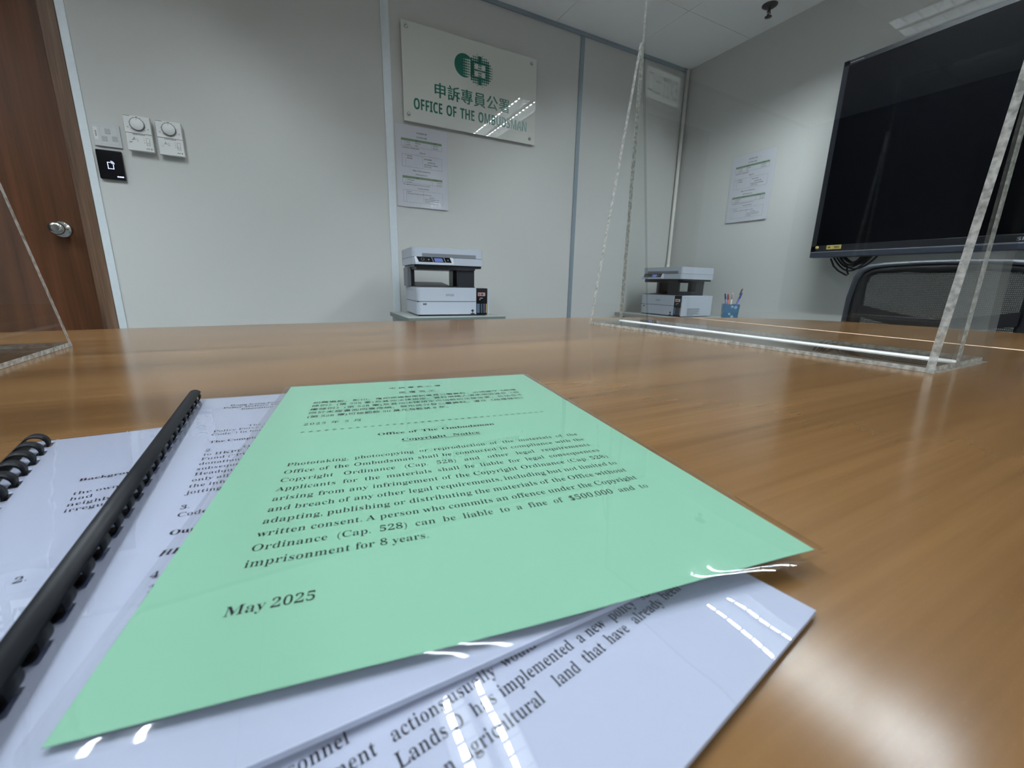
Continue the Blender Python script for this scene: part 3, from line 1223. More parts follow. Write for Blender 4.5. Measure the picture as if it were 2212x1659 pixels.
# ================================================================== laminated fee notices on the walls
def make_notice(label, loc, rz):
    w, h = 0.302, 0.424
    t = thing('wall_notice', label, 'notice', loc, rz, 'laminated notices on the walls')
    # local: x right along wall, -y out of wall, z down from the top edge

    def bow(u, v):
        return 0.003 + 0.004 * max(0, (-v / h - 0.72) / 0.28) ** 2 * (0.4 + 0.6 * u / w) + 0.0015 * math.sin(u / w * 3.1)
    m = MB()
    us = [0.003 + (w - 0.006) * k / 12 for k in range(13)]
    vs = [-h + 0.003 + (h - 0.006) * k / 16 for k in range(17)]
    m.grid(us, vs, lambda u, v: (u, -bow(u, v), v))
    m.grid(us, vs, lambda u, v: (u, -bow(u, v) + 0.0003, v))
    m.build('paper_sheet', PAPERN, t)
    m = MB()
    m.grid([w * k / 12 for k in range(13)], [-h + h * k / 16 for k in range(17)], lambda u, v: (u, -bow(u, v) - 0.0004, v))
    m.build('laminating_pouch', FILMW, t)
    m = MB()
    fn = lambda u, v: (u, -bow(u, v) - 0.0001, v)
    fn2 = lambda u, v: (u, -bow(u, v) - 0.0002, v)

    def frame(u0, u1, v0, v1, cols=()):
        k = 0.0006
        for a, b, c, d_ in ((u0, u1, v0, v0 + k), (u0, u1, v1 - k, v1)):
            rect(m, a, b, c, d_, fn2, 0, 6)
        for q in (u0, u1) + tuple(cols):
            rect(m, q - k / 2, q + k / 2, v0, v1, fn2)

    def tl(s, st, u, v, size, al='left', sx=1.0):
        put_line(m, s, st, u, v, size, fn2, None, al, sx, 0)
    tl('申訴專員公署', 'cjk', 0.148, -0.0395, 0.0098, 'center')
    tl('影印資料收費', 'cjk', 0.148, -0.0600, 0.0098, 'center')
    rect(m, 0.033, 0.264, -0.0800, -0.0690, fn, 1, 8)
    tl('項目', 'cjk', 0.118, -0.0780, 0.0075, 'center')
    tl('收費', 'cjk', 0.222, -0.0780, 0.0075, 'center')
    frame(0.033, 0.264, -0.1080, -0.0800, (0.052, 0.205))
    for k, (a, b, c) in enumerate((('(i) 影印', '每頁 黑白', '每張 港元'), ('(ii) 影印', '彩色', '每張 港元'))):
        tl(a, 'cjk', 0.060, -0.0905 - 0.0125 * k, 0.0075)
        tl(b, 'cjk', 0.110, -0.0905 - 0.0125 * k, 0.0075)
        tl(c, 'cjk', 0.212, -0.0905 - 0.0125 * k, 0.0075)
    tl('註 資料申請人須預先繳付費用', 'cjk', 0.036, -0.1185, 0.0072)
    tl('付款方法', 'cjk', 0.150, -0.1375, 0.0088, 'center')
    frame(0.036, 0.264, -0.2120, -0.1475, (0.054, 0.150))
    tl('現金付款', 'cjk', 0.062, -0.1585, 0.0075)
    tl('請到本署', 'cjk', 0.062, -0.1705, 0.0075)
    tl('支票 抬頭請寫', 'cjk', 0.158, -0.1650, 0.0075)
    tl('申訴專員公署', 'cjk', 0.200, -0.1800, 0.0075, 'center')
    tl('支票背面請寫上檔案編號', 'cjk', 0.156, -0.1930, 0.0075)
    tl('及申請人姓名', 'cjk', 0.156, -0.2035, 0.0075)
    tl('Office of The Ombudsman', 'serifb', 0.142, -0.2310, 0.0088, 'center')
    tl('Photocopying Fee', 'serifb', 0.142, -0.2500, 0.0088, 'center')
    rect(m, 0.034, 0.264, -0.2700, -0.2590, fn, 1, 8)
    tl('Item', 'serifb', 0.118, -0.2675, 0.0080, 'center')
    tl('Charge', 'serifb', 0.225, -0.2675, 0.0080, 'center')
    frame(0.034, 0.264, -0.2960, -0.2700, (0.052, 0.205))
    for k, (a, c) in enumerate((('(i) Photocopy', 'per page'), ('(ii) colour', 'per page'))):
        tl(a, 'serifb', 0.058, -0.2805 - 0.0120 * k, 0.0072)
        tl(c, 'serifb', 0.258, -0.2805 - 0.0120 * k, 0.0072, 'right')
    tl('Note: Applicants are required to pay the fee in advance', 'serifb', 0.036, -0.3050, 0.0066)
    tl('Payment Method', 'serifb', 0.150, -0.3220, 0.0088, 'center')
    frame(0.036, 0.264, -0.3960, -0.3310, (0.052, 0.150))
    tl('By cash', 'serifb', 0.058, -0.3420, 0.0070)
    tl('Please pay at this Office; by cheque made payable', 'serifb', 0.058, -0.3520, 0.0066)
    tl('payable to', 'serifb', 0.200, -0.3640, 0.0066, 'center')
    tl('Office of The Ombudsman and', 'serifb', 0.157, -0.3740, 0.0062)
    tl('write the file number and name', 'serifb', 0.157, -0.3825, 0.0062)
    tl('on the back', 'serifb', 0.157, -0.3905, 0.0062)
    m.build('printed_text', [INK, TGREEN], t)
    return t


make_notice('laminated fee notice under the green-lettered sign, catching a glare', (0.5885, YW, 0.9265), 0)
make_notice('laminated fee notice on the right wall beside the television', (XW, 2.068, 0.9505), -math.pi / 2)

# ================================================================== switches by the door
t = thing('light_switch', 'grey three-button switch plate above the black card reader', 'switch', (-0.6165, YW, 0.6655))
m = MB()
m.box(-0.0445, 0.0445, -0.009, 0, -0.0435, 0.0435, 0.002)
m.build('switch_plate', SWPL, t)
m = MB()
k = 0.0003
for a, b, c, d_ in ((-0.021, 0.036, 0.034, 0.0346), (-0.021, 0.036, -0.0346, -0.034), (-0.021, -0.0204, -0.034, 0.034), (0.0354, 0.036, -0.034, 0.034)):
    m.box(a, b, -0.0094, -0.0088, c, d_)
m.build('button_outline', SWKEY, t)
for x, z in ((0.004, 0.016), (-0.009, -0.014), (0.024, -0.011)):
    m = MB()
    m.box(x - 0.0085, x + 0.0085, -0.0108, -0.0088, z - 0.0095, z + 0.0095, 0.0008)
    m.build('button', SWKEY, t)
m = MB()
m.box(-0.041, -0.028, -0.0096, -0.0088, -0.02, 0.028, 0.0002)
m.build('name_label', THPL, t)
m = MB()
for i in range(4):
    m.box(-0.037, -0.032, -0.0099, -0.0094, -0.006 + i * 0.0055, -0.0028 + i * 0.0055)
m.build('label_print', THGR, t)

t = thing('card_reader', 'black square card reader with lit white icon beside the door', 'card reader', (-0.6205, YW, 0.5500))
m = MB()
m.box(-0.0425, 0.0425, -0.017, 0, -0.0575, 0.0575, 0.004, 0, None, 3)
m.build('reader_body', BGLOSS, t)
m = MB()
ly = -0.0173
for a, b, c, d_ in ((-0.010, -0.0082, -0.016, 0.010), (-0.010, 0.0095, -0.016, -0.0142), (0.0077, 0.0095, -0.016, 0.002), (-0.010, 0.0, 0.0082, 0.010)):
    m.box(a, b, ly - 0.0003, ly + 0.0006, c, d_)
for R in (0.0045, 0.008, 0.0112):
    pts = [(0.0015 + R * math.cos(math.radians(q)), 0.0035 + R * math.sin(math.radians(q))) for q in range(0, 91, 15)]
    for (a, b), (c, d_) in zip(pts[:-1], pts[1:]):
        m.tube([(a, ly, b), (c, ly, d_)], 0.0008, 5)
m.build('lit_icon', LEDW, t)
m = MB()
for k in range(6):      # lettering too small to read: slanted strokes
    x = 0.0150 + 0.0038 * k
    q = (0.0009, -0.0009, 0.0006, -0.0007, 0.0008, -0.0010)[k]
    m.prism([(x, -0.0171, -0.0470), (x + 0.0022, -0.0171, -0.0470), (x + 0.0028 + q, -0.0171, -0.0425), (x + 0.0006 + q, -0.0171, -0.0425)], (0, -0.0004, 0))
    m.box(x, x + 0.0036, -0.0175, -0.0171, -0.0452 + q * 0.6, -0.0442 + q * 0.6)
m.build('maker_name', LEDW, t)


def make_thermostat(label, x, z):
    t = thing('thermostat', label, 'thermostat', (x, YW, z), 0, 'thermostats by the door')
    m = MB()
    m.box(-0.0405, 0.0405, -0.012, 0, -0.064, 0.062, 0.001)
    m.box(-0.0445, 0.0445, -0.034, -0.012, 0.0, 0.0675, 0.0015)
    m.box(-0.0445, 0.0445, -0.031, -0.012, -0.0675, 0.0, 0.0015)
    m.build('thermostat_case', THPL, t)
    m = MB()
    DM = Matrix.Translation((0.001, -0.034, 0.034)) @ RX
    m.lathe([(0.0250, 0.0), (0.0250, 0.0075), (0.0228, 0.0085)], 40, 1, DM)
    m.lathe([(0.0228, 0.0), (0.0228, 0.0088), (0.0218, 0.0095), (0, 0.0095)], 40, 0, DM)
    m.build('dial', [THPL, THGR], t)
    m = MB()
    fn = lambda u, v: (u, -0.0345, v)
    for a in range(-40, 221, 26):
        c, s = math.cos(math.radians(a)), math.sin(math.radians(a))
        R0 = 0.0265
        R1 = 0.0305 if (a + 40) % 52 == 0 else 0.0285
        nx, nz = -s * 0.0005, c * 0.0005
        m.poly([(0.001 + R0 * c + nx, -0.0345, 0.034 + R0 * s + nz), (0.001 + R1 * c + nx, -0.0345, 0.034 + R1 * s + nz), (0.001 + R1 * c - nx, -0.0345, 0.034 + R1 * s - nz), (0.001 + R0 * c - nx, -0.0345, 0.034 + R0 * s - nz)])
    put_line(m, '20', 'sansb', 0.001, 0.0605, 0.006, fn, None, 'center')
    put_line(m, '10', 'sansb', -0.0365, 0.018, 0.006, fn, None, 'left')
    put_line(m, '30', 'sansb', 0.031, 0.018, 0.006, fn, None, 'left')
    m.box(-0.0425, -0.020, -0.0346, -0.034, 0.0635, 0.0652)
    m.box(0.0004, 0.0016, -0.0437, -0.0433, 0.048, 0.053)
    for k in range(8):
        m.box(-0.020 + k * 0.0052, -0.0168 + k * 0.0052, -0.0313, -0.0305, -0.0062, -0.0022)
    f2 = lambda u, v: (u, -0.0314, v)
    # fan mark and slide legends
    for a in (90, 210, 330):
        c, s = math.cos(math.radians(a)), math.sin(math.radians(a))
        m.tube([(-0.018, -0.0313, -0.022), (-0.018 + 0.006 * c, -0.0313, -0.022 + 0.006 * s)], [0.0006, 0.0016], 6)
    for k, q in enumerate((0.003, 0.0045, 0.006)):
        m.box(-0.010, -0.010 + q, -0.0315, -0.031, -0.020 - 0.005 * k, -0.0187 - 0.005 * k)
        m.box(0.013, 0.013 + q, -0.0315, -0.031, -0.016 - 0.009 * k, -0.0147 - 0.009 * k)
    for a, b, c, d_ in ((0.022, 0.033, -0.015, -0.0142), (0.022, 0.033, -0.043, -0.0422), (0.0215, 0.0223, -0.043, -0.014), (0.0327, 0.0335, -0.043, -0.014)):
        m.box(a, b, -0.0316, -0.031, c, d_)
    m.box(0.018, 0.030, -0.0315, -0.031, -0.0575, -0.055)
    m.lathe([(0.0025, 0), (0.0025, 0.0006), (0, 0.0006)], 12, 0, Matrix.Translation((0.036, -0.031, -0.056)) @ RX)
    m.build('printed_marks', THGR, t)
    for x0, z0 in ((0.0275, -0.029), (-0.030, -0.030)):
        m = MB()
        m.box(x0 - 0.004, x0 + 0.004, -0.0345, -0.031, z0 - 0.005, z0 + 0.005, 0.001)
        m.build('slide_switch', THPL, t)
    return t


make_thermostat('white dial thermostat next to the three-button switch plate', -0.505, 0.684)
make_thermostat('white dial thermostat to the right of the other, farther from the door', -0.3985, 0.682)

# ================================================================== exit light box above the door (seen mirrored in the acrylic)
t = thing('exit_sign', 'lit EXIT sign above the door, seen mirrored in the clear screen', 'sign', (-1.05, YW, 1.487))
m = MB()
m.box(-0.178, 0.178, -0.075, 0, -0.105, 0.105, 0.006)
m.build('sign_box', HOUS, t)
m = MB()
m.box(-0.168, 0.168, -0.0765, -0.074, -0.095, 0.095)
m.build('lit_face', EXITF, t)
m = MB()
fn = lambda u, v: (u, -0.0772, v)
put_word(m, 'EXIT', 'sansb', -0.158, -0.062, 0.175, fn, 0.44)
put_word(m, '出口', 'cjk', 0.018, -0.052, 0.160, fn, 0.46)
m.build('sign_lettering', EXITG, t)

# corner conduit
t = thing('wall_conduit', 'white conduit pipe running down the corner of the two walls', 'pipe', (2.728, 2.512, -T))
m = MB()
m.tube([(0, 0, 0), (0, 0, ZC + T - 0.012)], 0.0125, 14)
m.build('pipe', PVC, t)
for z in (0.243, 1.30):
    m = MB()
    m.tube([(0, 0, T + z - 0.02), (0, 0, T + z + 0.02)], 0.0142, 14)
    m.box(-0.003, 0.003, 0.010, 0.0225, T + z - 0.008, T + z + 0.008)
    m.build('pipe_coupling', PVC, t)


# ================================================================== printers
def make_printer(label, loc, rz, sticker):
    """local: x right along the front, y depth (0 = front face), z up"""
    t = thing('inkjet_printer', label, 'printer', loc, rz, 'white ink tank printers')
    W, D, HB, H = 0.322, 0.32, 0.148, 0.345
    # lower body with rounded front corners
    m = MB()

    def rb(x0, x1, y0, y1, z0, z1, r, mi=0, n=6, left=True, right=True):
        pts = []
        if left:
            pts += [(x0 + r - r * math.cos(a * math.pi / 2 / n), y0 + r - r * math.sin(a * math.pi / 2 / n)) for a in range(n + 1)]
        else:
            pts += [(x0, y0)]
        if right:
            pts += [(x1 - r + r * math.sin(a * math.pi / 2 / n), y0 + r - r * math.cos(a * math.pi / 2 / n)) for a in range(n + 1)]
        else:
            pts += [(x1, y0)]
        pts += [(x1, y1), (x0, y1)]
        m.prism([(x, y, z0) for x, y in pts], (0, 0, z1 - z0), mi)
    rb(0, W, 0, D, 0.077, HB, 0.022, right=False)
    rb(0, W, 0, D, 0.008, 0.074, 0.022, right=False)
    m.box(-0.002, W, 0.1, D, 0.128, HB, 0.002)
    m.build('lower_body', WPLAST, t)
    m = MB()
    m.box(0.003, W - 0.001, 0.003, D - 0.01, 0.073, 0.078)
    m.box(0.01, W + 0.06, 0.012, D - 0.02, 0.0, 0.009)
    m.build('seam_and_feet', BPLAST, t)
    # paper drawer legend and maker name
    m = MB()
    fn = lambda u, v: (u, -0.0004, v)
    put_line(m, 'EPSON', 'sansb', 0.153, 0.1035, 0.0155, fn, None, 'left', 0.86)
    m.build('maker_name', GPLAST, t)
    m = MB()
    for i in range(3):
        m.box(0.032 + 0.0065 * i, 0.0365 + 0.0065 * i, -0.0004, 0.002, 0.0575, 0.067)
    m.build('drawer_label', BPLAST, t)
    m = MB()
    m.box(0.290, 0.313, -0.0004, 0.002, 0.0085, 0.0135)
    m.poly([(0.3015 + 0.0095 * math.cos(a * math.pi / 2), -0.0006, 0.027 + 0.0085 * math.sin(a * math.pi / 2)) for a in range(4)])
    m.box(0.2995, 0.3035, -0.0004, 0.002, 0.013, 0.02)
    m.build('front_symbol', BPLAST, t)
    # tank column at the right
    m = MB()
    m.box(W + 0.0005, W + 0.066, 0.004, 0.10, 0.004, HB - 0.001, 0.002)
    m.build('tank_cover', BGLOSS, t)
    m = MB()
    m.box(W + 0.066, W + 0.074, 0.0, D - 0.004, 0.004, HB, 0.003)
    m.box(W - 0.01, W + 0.07, 0.10, D - 0.004, 0.004, HB, 0.002)
    m.build('tank_housing', WPLAST, t)
    cols = [lin(88, 102, 122), lin(60, 84, 104), lin(98, 80, 104), lin(150, 138, 96)]
    xs = [(0.004, 0.022), (0.028, 0.037), (0.043, 0.051), (0.057, 0.0645)]
    for (a, b), c in zip(xs, cols):
        nm = 'tank_window_tone_%d' % int(c[0] * 1000)
        mat = MATS.get(nm) or pm(nm, c, 0.2)
        m = MB()
        m.box(W + a, W + b, 0.0025, 0.006, 0.014, 0.064, 0.0008)
        m.build('ink_window', mat, t)
    m = MB()
    m.box(W + 0.011, W + 0.053, 0.0025, 0.005, 0.105, 0.124, 0.0005)
    m.build('tank_sticker', sticker, t)
    m = MB()
    m.box(W + 0.015, W + 0.024, 0.0018, 0.003, 0.110, 0.119)
    m.box(W + 0.030, W + 0.040, 0.0018, 0.003, 0.110, 0.119, mi=1)
    m.box(W + 0.022, W + 0.040, 0.003, 0.005, 0.0925, 0.095, mi=2)
    m.box(W + 0.020, W + 0.026, 0.003, 0.005, 0.084, 0.088, mi=2)
    m.build('sticker_print', [MATS.get('sticker_red') or pm('sticker_red', lin(170, 60, 60), 0.5), BPLAST, WPLAST], t)
    # black output housing with the open tray
    m = MB()
    z0, z1 = HB, 0.250
    m.box(0.006, 0.024, 0.17, D - 0.02, z0, z1, 0.002)
    m.box(0.228, W, 0.03, 0.05, z0, z1, 0.003)
    m.box(0.252, W, 0.21, D - 0.02, z0, z1, 0.003)
    m.box(W - 0.010, W, 0.04, 0.22, z0, z0 + 0.028)
    m.box(W - 0.010, W, 0.04, 0.22, z1 - 0.012, z1)
    m.box(0.006, W, 0.02, D - 0.02, z1 - 0.012, z1 + 0.004)
    m.box(0.006, W, 0.02, D - 0.02, z0 - 0.004, z0 + 0.004)
    m.box(0.020, 0.200, D - 0.05, D - 0.02, z0, z0 + 0.024)
    m.prism([(0.012, 0.05, z0 + 0.003), (0.012, D - 0.04, z0 + 0.003), (0.012, D - 0.04, z0 + 0.026)], (0.19, 0, 0))
    m.build('output_housing', BPLAST, t)
    m = MB()
    m.box(-0.013, 0.006, 0.17, D - 0.02, z0 + 0.002, z1, 0.002)
    m.build('side_grey_panel', GPLAST, t)
    # scanner unit and lid
    X0, X1, Y0 = -0.014, 0.366, 0.012
    m = MB()
    rb(X0, X1, Y0, D + 0.008, 0.262, 0.298, 0.022)
    m.prism([(-0.003, Y0 + 0.002, 0.264), (-0.003, Y0 - 0.022, 0.262), (-0.003, Y0 - 0.020, 0.272), (-0.003, Y0 + 0.002, 0.301)], (0.200, 0, 0))
    m.build('scanner_unit', WPLAST, t)
    m = MB()
    m.box(X0 + 0.012, X1 - 0.006, Y0 + 0.014, D, 0.249, 0.262, 0.002)
    m.build('scanner_underside', BPLAST, t)
    m = MB()
    rb(X0, X1, Y0, D + 0.008, 0.2995, H, 0.022)
    m.build('scanner_lid', WPLAST, t)
    m = MB()
    m.box(0.036, 0.324, Y0 - 0.0006, Y0 + 0.004, 0.3005, 0.3175, 0.0003)
    m.build('lid_handle_shade', GPLAST, t)  # flat grey strip; the handle recess is only shade put into its colour
    # slanted control panel
    A = Vector((0, Y0 - 0.0206, 0.2715))
    B = Vector((0, Y0 + 0.0014, 0.3004))
    ud = (B - A).normalized()
    nd = Vector((0, -ud.z, ud.y))

    def pan(x, k, off=0.0008):
        x = (x - 0.018) * 1.04 + 0.007
        p = A + (B - A) * k + nd * off
        return (x, p.y, p.z)
    m = MB()
    m.prism([pan(0.026, 0.06, 0), pan(0.190, 0.06, 0), pan(0.184, 0.97, 0), pan(0.018, 0.97, 0)], nd * 0.0008)
    m.build('control_panel', BGLOSS, t)
    m = MB()
    m.prism([pan(0.106, 0.14), pan(0.148, 0.14), pan(0.144, 0.78), pan(0.103, 0.78)], nd * 0.0004)
    m.build('lcd_screen', LCD, t)
    for s in ((0.0935, 0.0965), (0.1545, 0.1575)):
        m = MB()
        m.prism([pan(s[0] + 0.003, 0.1), pan(s[1] + 0.003, 0.1), pan(s[1] - 0.003, 0.94), pan(s[0] - 0.003, 0.94)], nd * 0.0004)
        m.build('panel_divider', GPLAST, t)
    m = MB()
    c = Vector(pan(0.046, 0.5, 0.0015))
    m.tube([(c.x + 0.008 * math.cos(a * math.pi / 8), c.y + 0.008 * math.sin(a * math.pi / 8) * ud.y, c.z + 0.008 * math.sin(a * math.pi / 8) * ud.z) for a in range(17)], 0.0011, 6)
    m.build('start_button_ring', GPLAST, t)
    for x in (0.073, 0.170):
        m = MB()
        m.prism([pan(x, 0.38), pan(x + 0.005, 0.38), pan(x + 0.005, 0.56), pan(x, 0.56)], nd * 0.0004)
        m.build('panel_button', GPLAST, t)
    return t


STK1 = pm('tank_sticker_pink', lin(176, 146, 146), 0.5)
STK2 = pm('tank_sticker_white', lin(205, 205, 202), 0.5)
CZ = -0.0734
make_printer('white ink tank printer on the grey cabinet against the back wall', (0.5526, 2.0570, CZ + 0.0005), math.radians(-4.2), STK1).scale = (0.947,) * 3
p2 = make_printer('white ink tank printer in the far corner, turned sideways', (2.3015, 2.3430, -0.1046), -1.5672, STK2)
p2.scale = (0.947,) * 3
# service label on the second printer's side panel
m = MB()
for k in range(7):
    wd = [0.125, 0.13, 0.12, 0.13, 0.11, 0.13, 0.07][k]
    m.box(0.3962, 0.3966, 0.06, 0.06 + wd, 0.056 - 0.0075 * k, 0.060 - 0.0075 * k)
m.box(0.3962, 0.3966, 0.022, 0.028, 0.132, 0.138)
m.build('side_label_print', GPLAST, p2)

t = thing('grey_cabinet', 'grey cabinet under the printer by the back wall', 'cabinet', (0.485, 1.962, CZ), math.radians(-0.6))
m = MB()
m.box(0, 0.505, 0, 0.431, -0.021, 0, 0.001)
for f in m.bm.faces:
    f.material_index = 0 if f.normal.z > 0.5 else 1
m.build('cabinet_top', [CABG, CABD], t)
m = MB()
m.box(0.012, 0.493, 0.018, 0.426, CZ * -1 * 0 - (T + CZ), -0.022, 0.001)
m.build('cabinet_body', CABG, t)
for k in range(2):
    m = MB()
    m.box(0.014 + 0.240 * k, 0.250 + 0.240 * k, 0.0, 0.018, -(T + CZ) + 0.05, -0.03, 0.002)
    dd = m.build('cabinet_door', CABG, t)
    m = MB()
    xk = 0.232 if k == 0 else 0.272
    m.tube([(xk, -0.018, -0.12), (xk, -0.018, -0.20)], 0.004, 8)
    m.tube([(xk, 0.0, -0.125), (xk, -0.018, -0.125)], 0.003, 8)
    m.tube([(xk, 0.0, -0.195), (xk, -0.018, -0.195)], 0.003, 8)
    m.build('door_handle', STEEL, dd)

DZ2 = -0.1051
t = thing('side_desk', 'low pale desk in the right corner under the printer and pen cup', 'desk', (2.20, 1.40, DZ2))
m = MB()
m.box(0, 0.552, 0, 1.10, -0.025, 0, 0.001)
m.build('desk_top', CABG, t)
for x, y in ((0.03, 0.03), (0.50, 0.03), (0.03, 1.05), (0.50, 1.05)):
    m = MB()
    m.box(x, x + 0.03, y, y + 0.03, -(T + DZ2), -0.025, 0.001)
    m.build('desk_leg', CABD, t)

# pen cup
t = thing('pen_cup', 'translucent blue pen cup beside the corner printer', 'pen cup', (2.415, 1.695, DZ2), math.radians(42))
m = MB()
s0, s1, hh, th = 0.040, 0.046, 0.101, 0.003
for a in range(4):
    M4 = Matrix.Rotation(a * math.pi / 2, 4, 'Z')
    m.prism([(-s0, -s0, 0), (s0, -s0, 0), (s1, -s1, hh), (-s1, -s1, hh)], (0, th, 0), 0, M4)
m.box(-s0, s0, -s0, s0, 0, 0.003)
m.build('cup', BLUE, t)
m = MB()
PALE = pm('pale_blue_print', lin(150, 180, 200), 0.4)
rnd = random.Random(3)
for a in range(4):
    M4 = Matrix.Rotation(a * math.pi / 2, 4, 'Z')
    for q in range(5):
        u, v, r = rnd.uniform(-0.028, 0.028), rnd.uniform(0.015, 0.095), rnd.uniform(0.004, 0.010)
        yy = -(s0 + (s1 - s0) * v / hh) - 0.0006
        m.poly([(u + r * math.cos(k * math.pi / 3), yy - (s1 - s0) * r * math.sin(k * math.pi / 3) / hh, v + r * math.sin(k * math.pi / 3)) for k in range(6)], 0, M4)
m.build('printed_spots', PALE, t)
pens = [((-0.030, -0.005), (-0.052, -0.010), 0.158, lin(176, 66, 58), 'red pen leaning left in the blue pen cup'),
        ((-0.022, 0.012), (-0.042, 0.018), 0.160, lin(60, 66, 120), 'dark blue pen leaning left in the blue pen cup'),
        ((-0.026, -0.016), (-0.034, -0.026), 0.162, lin(196, 186, 182), 'pale pen standing upright in the blue pen cup'),
        ((0.008, -0.012), (0.044, -0.034), 0.165, lin(44, 70, 160), 'blue pen leaning right in the pen cup'),
        ((0.024, -0.004), (0.078, -0.010), 0.192, lin(104, 82, 66), 'long brown pencil leaning far right in the pen cup')]
cR, sR = math.cos(math.radians(0)), math.sin(math.radians(0))
for (a, b), (c, d_), top, colr, lb in pens:
    pt = thing('pencil' if 'pencil' in lb else 'pen', lb, 'pencil' if 'pencil' in lb else 'pen', (2.415 + a * 0.5, 1.695 + b * 0.5, DZ2 + 0.006), 0, 'pens in the blue cup')
    base, tip = Vector((0, 0, 0)), Vector((c - a * 0.5, d_ - b * 0.5, top))
    m = MB()
    m.tube([base, base.lerp(tip, 0.78)], 0.0042, 8)
    m.build('barrel', pm('pen_barrel_' + lb.split()[0], tuple(min(1, q * 1.3) for q in colr[:3]) + (1,), 0.4), pt)
    m = MB()
    m.tube([base.lerp(tip, 0.78), base.lerp(tip, 0.97), tip], [0.005, 0.005, 0.003], 8)
    m.build('cap', pm('pen_cap_' + lb.split()[0], colr, 0.35), pt)

# ================================================================== television
TX, TY0, TY1, TZ0, TZ1 = 2.62, 1.396, -0.262, 0.2665, 1.2215
t = thing('television', 'large black wall-mounted television on the right wall', 'television', (TX, (TY0 + TY1) / 2, TZ0))
yo = (TY0 + TY1) / 2
HW = (TY0 - TY1) / 2
HT = TZ1 - TZ0
m = MB()
m.box(0.004, 0.055, -HW, HW, 0.03, HT, 0.003)
m.build('tv_body', TVB, t)
m = MB()
m.box(-0.0005, 0.006, -HW + 0.022, HW - 0.022, 0.063, HT - 0.022)
m.build('screen', SCREEN, t)
m = MB()
m.box(-0.002, 0.006, -HW, HW, HT - 0.022, HT, 0.0015)
m.box(-0.002, 0.006, -HW, HW, 0.03, 0.063, 0.0015)
for s in (-1, 1):
    m.box(-0.002, 0.006, s * HW, s * (HW - 0.022), 0.03, HT, 0.0015)
m.build('bezel', TVB, t)
m = MB()
m.box(-0.006, 0.05, -HW, HW, 0.0, 0.028, 0.003)
m.build('lower_bar', TVBAR, t)
m = MB()
m.box(-0.004, 0.004, -HW + 0.001, HW - 0.001, 0.0283, 0.0303)
m.build('silver_strip', SILVER, t)
m = MB()
ft = lambda u, v: (-0.0025, -u, v)
put_line(m, 'SHARP', 'sansb', -0.062, 0.0375, 0.0185, ft, 0, 'left', 1.35)
m.box(-0.0025, -0.0018, HW - 0.085, HW - 0.028, HT - 0.0135, HT - 0.0115)
m.build('maker_name', SILVER, t)
m = MB()
m.box(-0.0012, -0.0004, 1.2490 - yo, 1.3185 - yo, 0.0635 - 0.022, 0.0625, 0)
m.lathe([(0.009, 0), (0.009, 0.001), (0, 0.001)], 16, 0, Matrix.Translation((-0.002, 1.3655 - yo, 0.0525)) @ Matrix.Rotation(-math.pi / 2, 4, 'Y'))
for vs_ in m.bm.verts:
    vs_.co.x -= 0.0022
m.build('gold_label', GOLD, t)
m = MB()
put_line(m, '100 120Hz', 'sansb', -(1.3150 - yo), 0.0475, 0.0125, lambda u, v: (-0.0042, -u, v), 0.058, 'left', 0.72)
m.build('label_print', BGLOSS, t)
m = MB()
m.box(0.055, 0.085, -0.45, 0.45, 0.2, HT - 0.15, 0.004)
m.box(0.085, XW - TX - 0.001, -0.3, 0.3, 0.3, 0.6, 0.004)
m.build('wall_bracket', BPLAST, t)

# cables hanging below the television
m = MB()


def loopc(y0, y1, zmin, x, ph, r):
    pts = []
    for k in range(21):
        a = k / 20
        y = y0 + (y1 - y0) * a
        z = zmin + (TZ0 + 0.03 - zmin) * (2 * a - 1) ** 2
        pts.append((x + 0.008 * math.sin(a * 6 + ph), y, z))
    m.tube(pts, r, 6)


loopc(1.325, 1.115, 0.196, 2.686, 0, 0.0045)
loopc(1.315, 1.135, 0.214, 2.692, 1, 0.0040)
loopc(1.300, 1.100, 0.206, 2.696, 2, 0.0045)
loopc(1.290, 1.150, 0.226, 2.688, 3, 0.0060)
loopc(1.280, 1.120, 0.232, 2.692, 4, 0.0060)
loopc(1.270, 1.160, 0.240, 2.69, 5, 0.0070)
m.tube([(2.680, 1.318, 0.262), (2.664, 1.290, 0.222), (2.664, 1.262, 0.196), (2.664, 1.230, 0.178), (2.664, 1.218, 0.172), (2.664, 1.212, 0.178), (2.664, 1.222, 0.196), (2.668, 1.226, 0.215)], 0.0045, 6)
m.build('hanging_cables', RUBBER, loc=(0, 0, 0), label='black cables looped below the television', cat='cable')

# ================================================================== office chair
t = thing('office_chair', 'black mesh-back office chair behind the rounded table end', 'chair', (1.9, 0.6, -T))
CY = 0.6


def cf(y, z):
    # gently curved backrest, wrapping forward at the sides
    return (-0.10 * ((y) / 0.25) ** 2 * 0.35 + 0.10 * (z + 0.05) * 0.3, y, z + T)


outer = [(0.236, -0.22), (0.243, -0.10), (0.245, -0.01), (0.2445, 0.07), (0.236, 0.145), (0.222, 0.175), (0.198, 0.1885), (0.15, 0.1945), (0.075, 0.198), (0.0, 0.1990)]
inner = [(0.190, -0.205), (0.193, -0.10), (0.1935, -0.01), (0.1945, 0.06), (0.196, 0.120), (0.190, 0.148), (0.170, 0.158), (0.10, 0.1615), (0.05, 0.160), (0.0, 0.159)]
mid = [(a * 0.35 + c * 0.65, b * 0.35 + d_ * 0.65) for (a, b), (c, d_) in zip(outer, inner)]


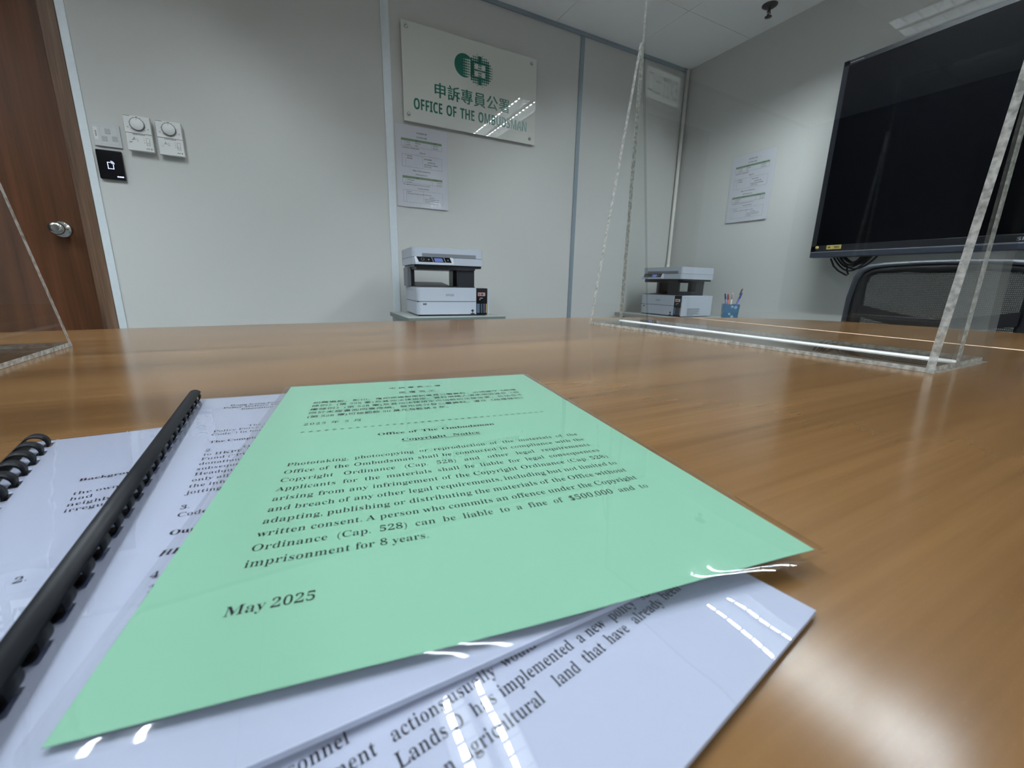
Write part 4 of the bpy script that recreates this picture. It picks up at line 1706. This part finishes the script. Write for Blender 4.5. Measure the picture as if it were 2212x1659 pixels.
def ring_band(m, A, B, off0, off1, mi=0, th=0.02):
    full_a = A + [(-y, z) for y, z in A[-2::-1]]
    full_b = B + [(-y, z) for y, z in B[-2::-1]]
    va, vb, vc, vd = [], [], [], []
    for (y, z), (y2, z2) in zip(full_a, full_b):
        p, q = Vector(cf(y, z)), Vector(cf(y2, z2))
        va.append(m.bm.verts.new(p + Vector((off0, 0, 0))))
        vb.append(m.bm.verts.new(q + Vector((off1, 0, 0))))
        vc.append(m.bm.verts.new(q + Vector((off1 + th, 0, 0))))
        vd.append(m.bm.verts.new(p + Vector((off0 + th, 0, 0))))
    for i in range(len(va) - 1):
        for a, b in ((va, vb), (vb, vc), (vc, vd), (vd, va)):
            f = m.bm.faces.new((a[i], a[i + 1], b[i + 1], b[i]))
            f.material_index = mi
            f.smooth = True


edge_in = [(y - 0.017 if y > 0.02 else y, z - 0.012) for y, z in outer]
m = MB()
ring_band(m, outer, edge_in, 0.006, -0.004)
m.build('back_frame', CHF, t)
m = MB()
ring_band(m, edge_in, inner, 0.0, 0.006, th=0.012)
# lumbar bar curving across the mesh
top = lambda y: 0.008 + 0.036 * (abs(y) / 0.195) ** 1.4
m.grid([-0.2 + 0.4 * k / 20 for k in range(21)], [0, 1], lambda y, k: tuple(Vector(cf(y, top(y) - 0.042 * k)) + Vector((-0.002, 0, 0))))
m.grid([-0.2 + 0.4 * k / 20 for k in range(21)], [0, 1], lambda y, k: tuple(Vector(cf(y, top(y) - 0.042 * k)) + Vector((0.012, 0, 0))))
m.build('inner_frame', CHD, t)
m = MB()
m.grid([-0.197 + 0.394 * k / 20 for k in range(21)], [-0.205 + 0.365 * k / 16 for k in range(17)], lambda y, z: tuple(Vector(cf(y, z)) + Vector((0.010, 0, 0))))
m.build('mesh_back', NET, t)
m = MB()
m.box(-0.42, 0.02, -0.245, 0.245, 0.40, 0.47, 0.03, 0, None, 4)
m.build('seat', FABR, t)
m = MB()
m.box(-0.02, 0.035, -0.04, 0.04, 0.42, 0.60, 0.006)
m.build('back_support', CHD, t)
m = MB()
m.tube([(-0.2, 0, 0.1), (-0.2, 0, 0.41)], 0.026, 14)
m.build('gas_column', STEEL, t)
for a in range(5):
    c, s = math.cos(a * 1.2566), math.sin(a * 1.2566)
    m = MB()
    m.tube([(-0.2, 0, 0.11), (-0.2 + 0.29 * c, 0.29 * s, 0.075)], [0.028, 0.018], 8)
    lg = m.build('base_arm', CHD, t)
    m = MB()
    m.lathe([(0, -0.02), (0.028, -0.02), (0.03, -0.01), (0.03, 0.01), (0.028, 0.02), (0, 0.02)], 16, 0, Matrix.Translation((-0.2 + 0.29 * c, 0.29 * s, 0.031)) @ Matrix.Rotation(a * 1.2566 + math.pi / 2, 4, 'Z') @ Matrix.Rotation(math.pi / 2, 4, 'X'))
    m.tube([(-0.2 + 0.29 * c, 0.29 * s, 0.04), (-0.2 + 0.29 * c, 0.29 * s, 0.075)], 0.008, 8)
    m.build('caster', CHD, lg)
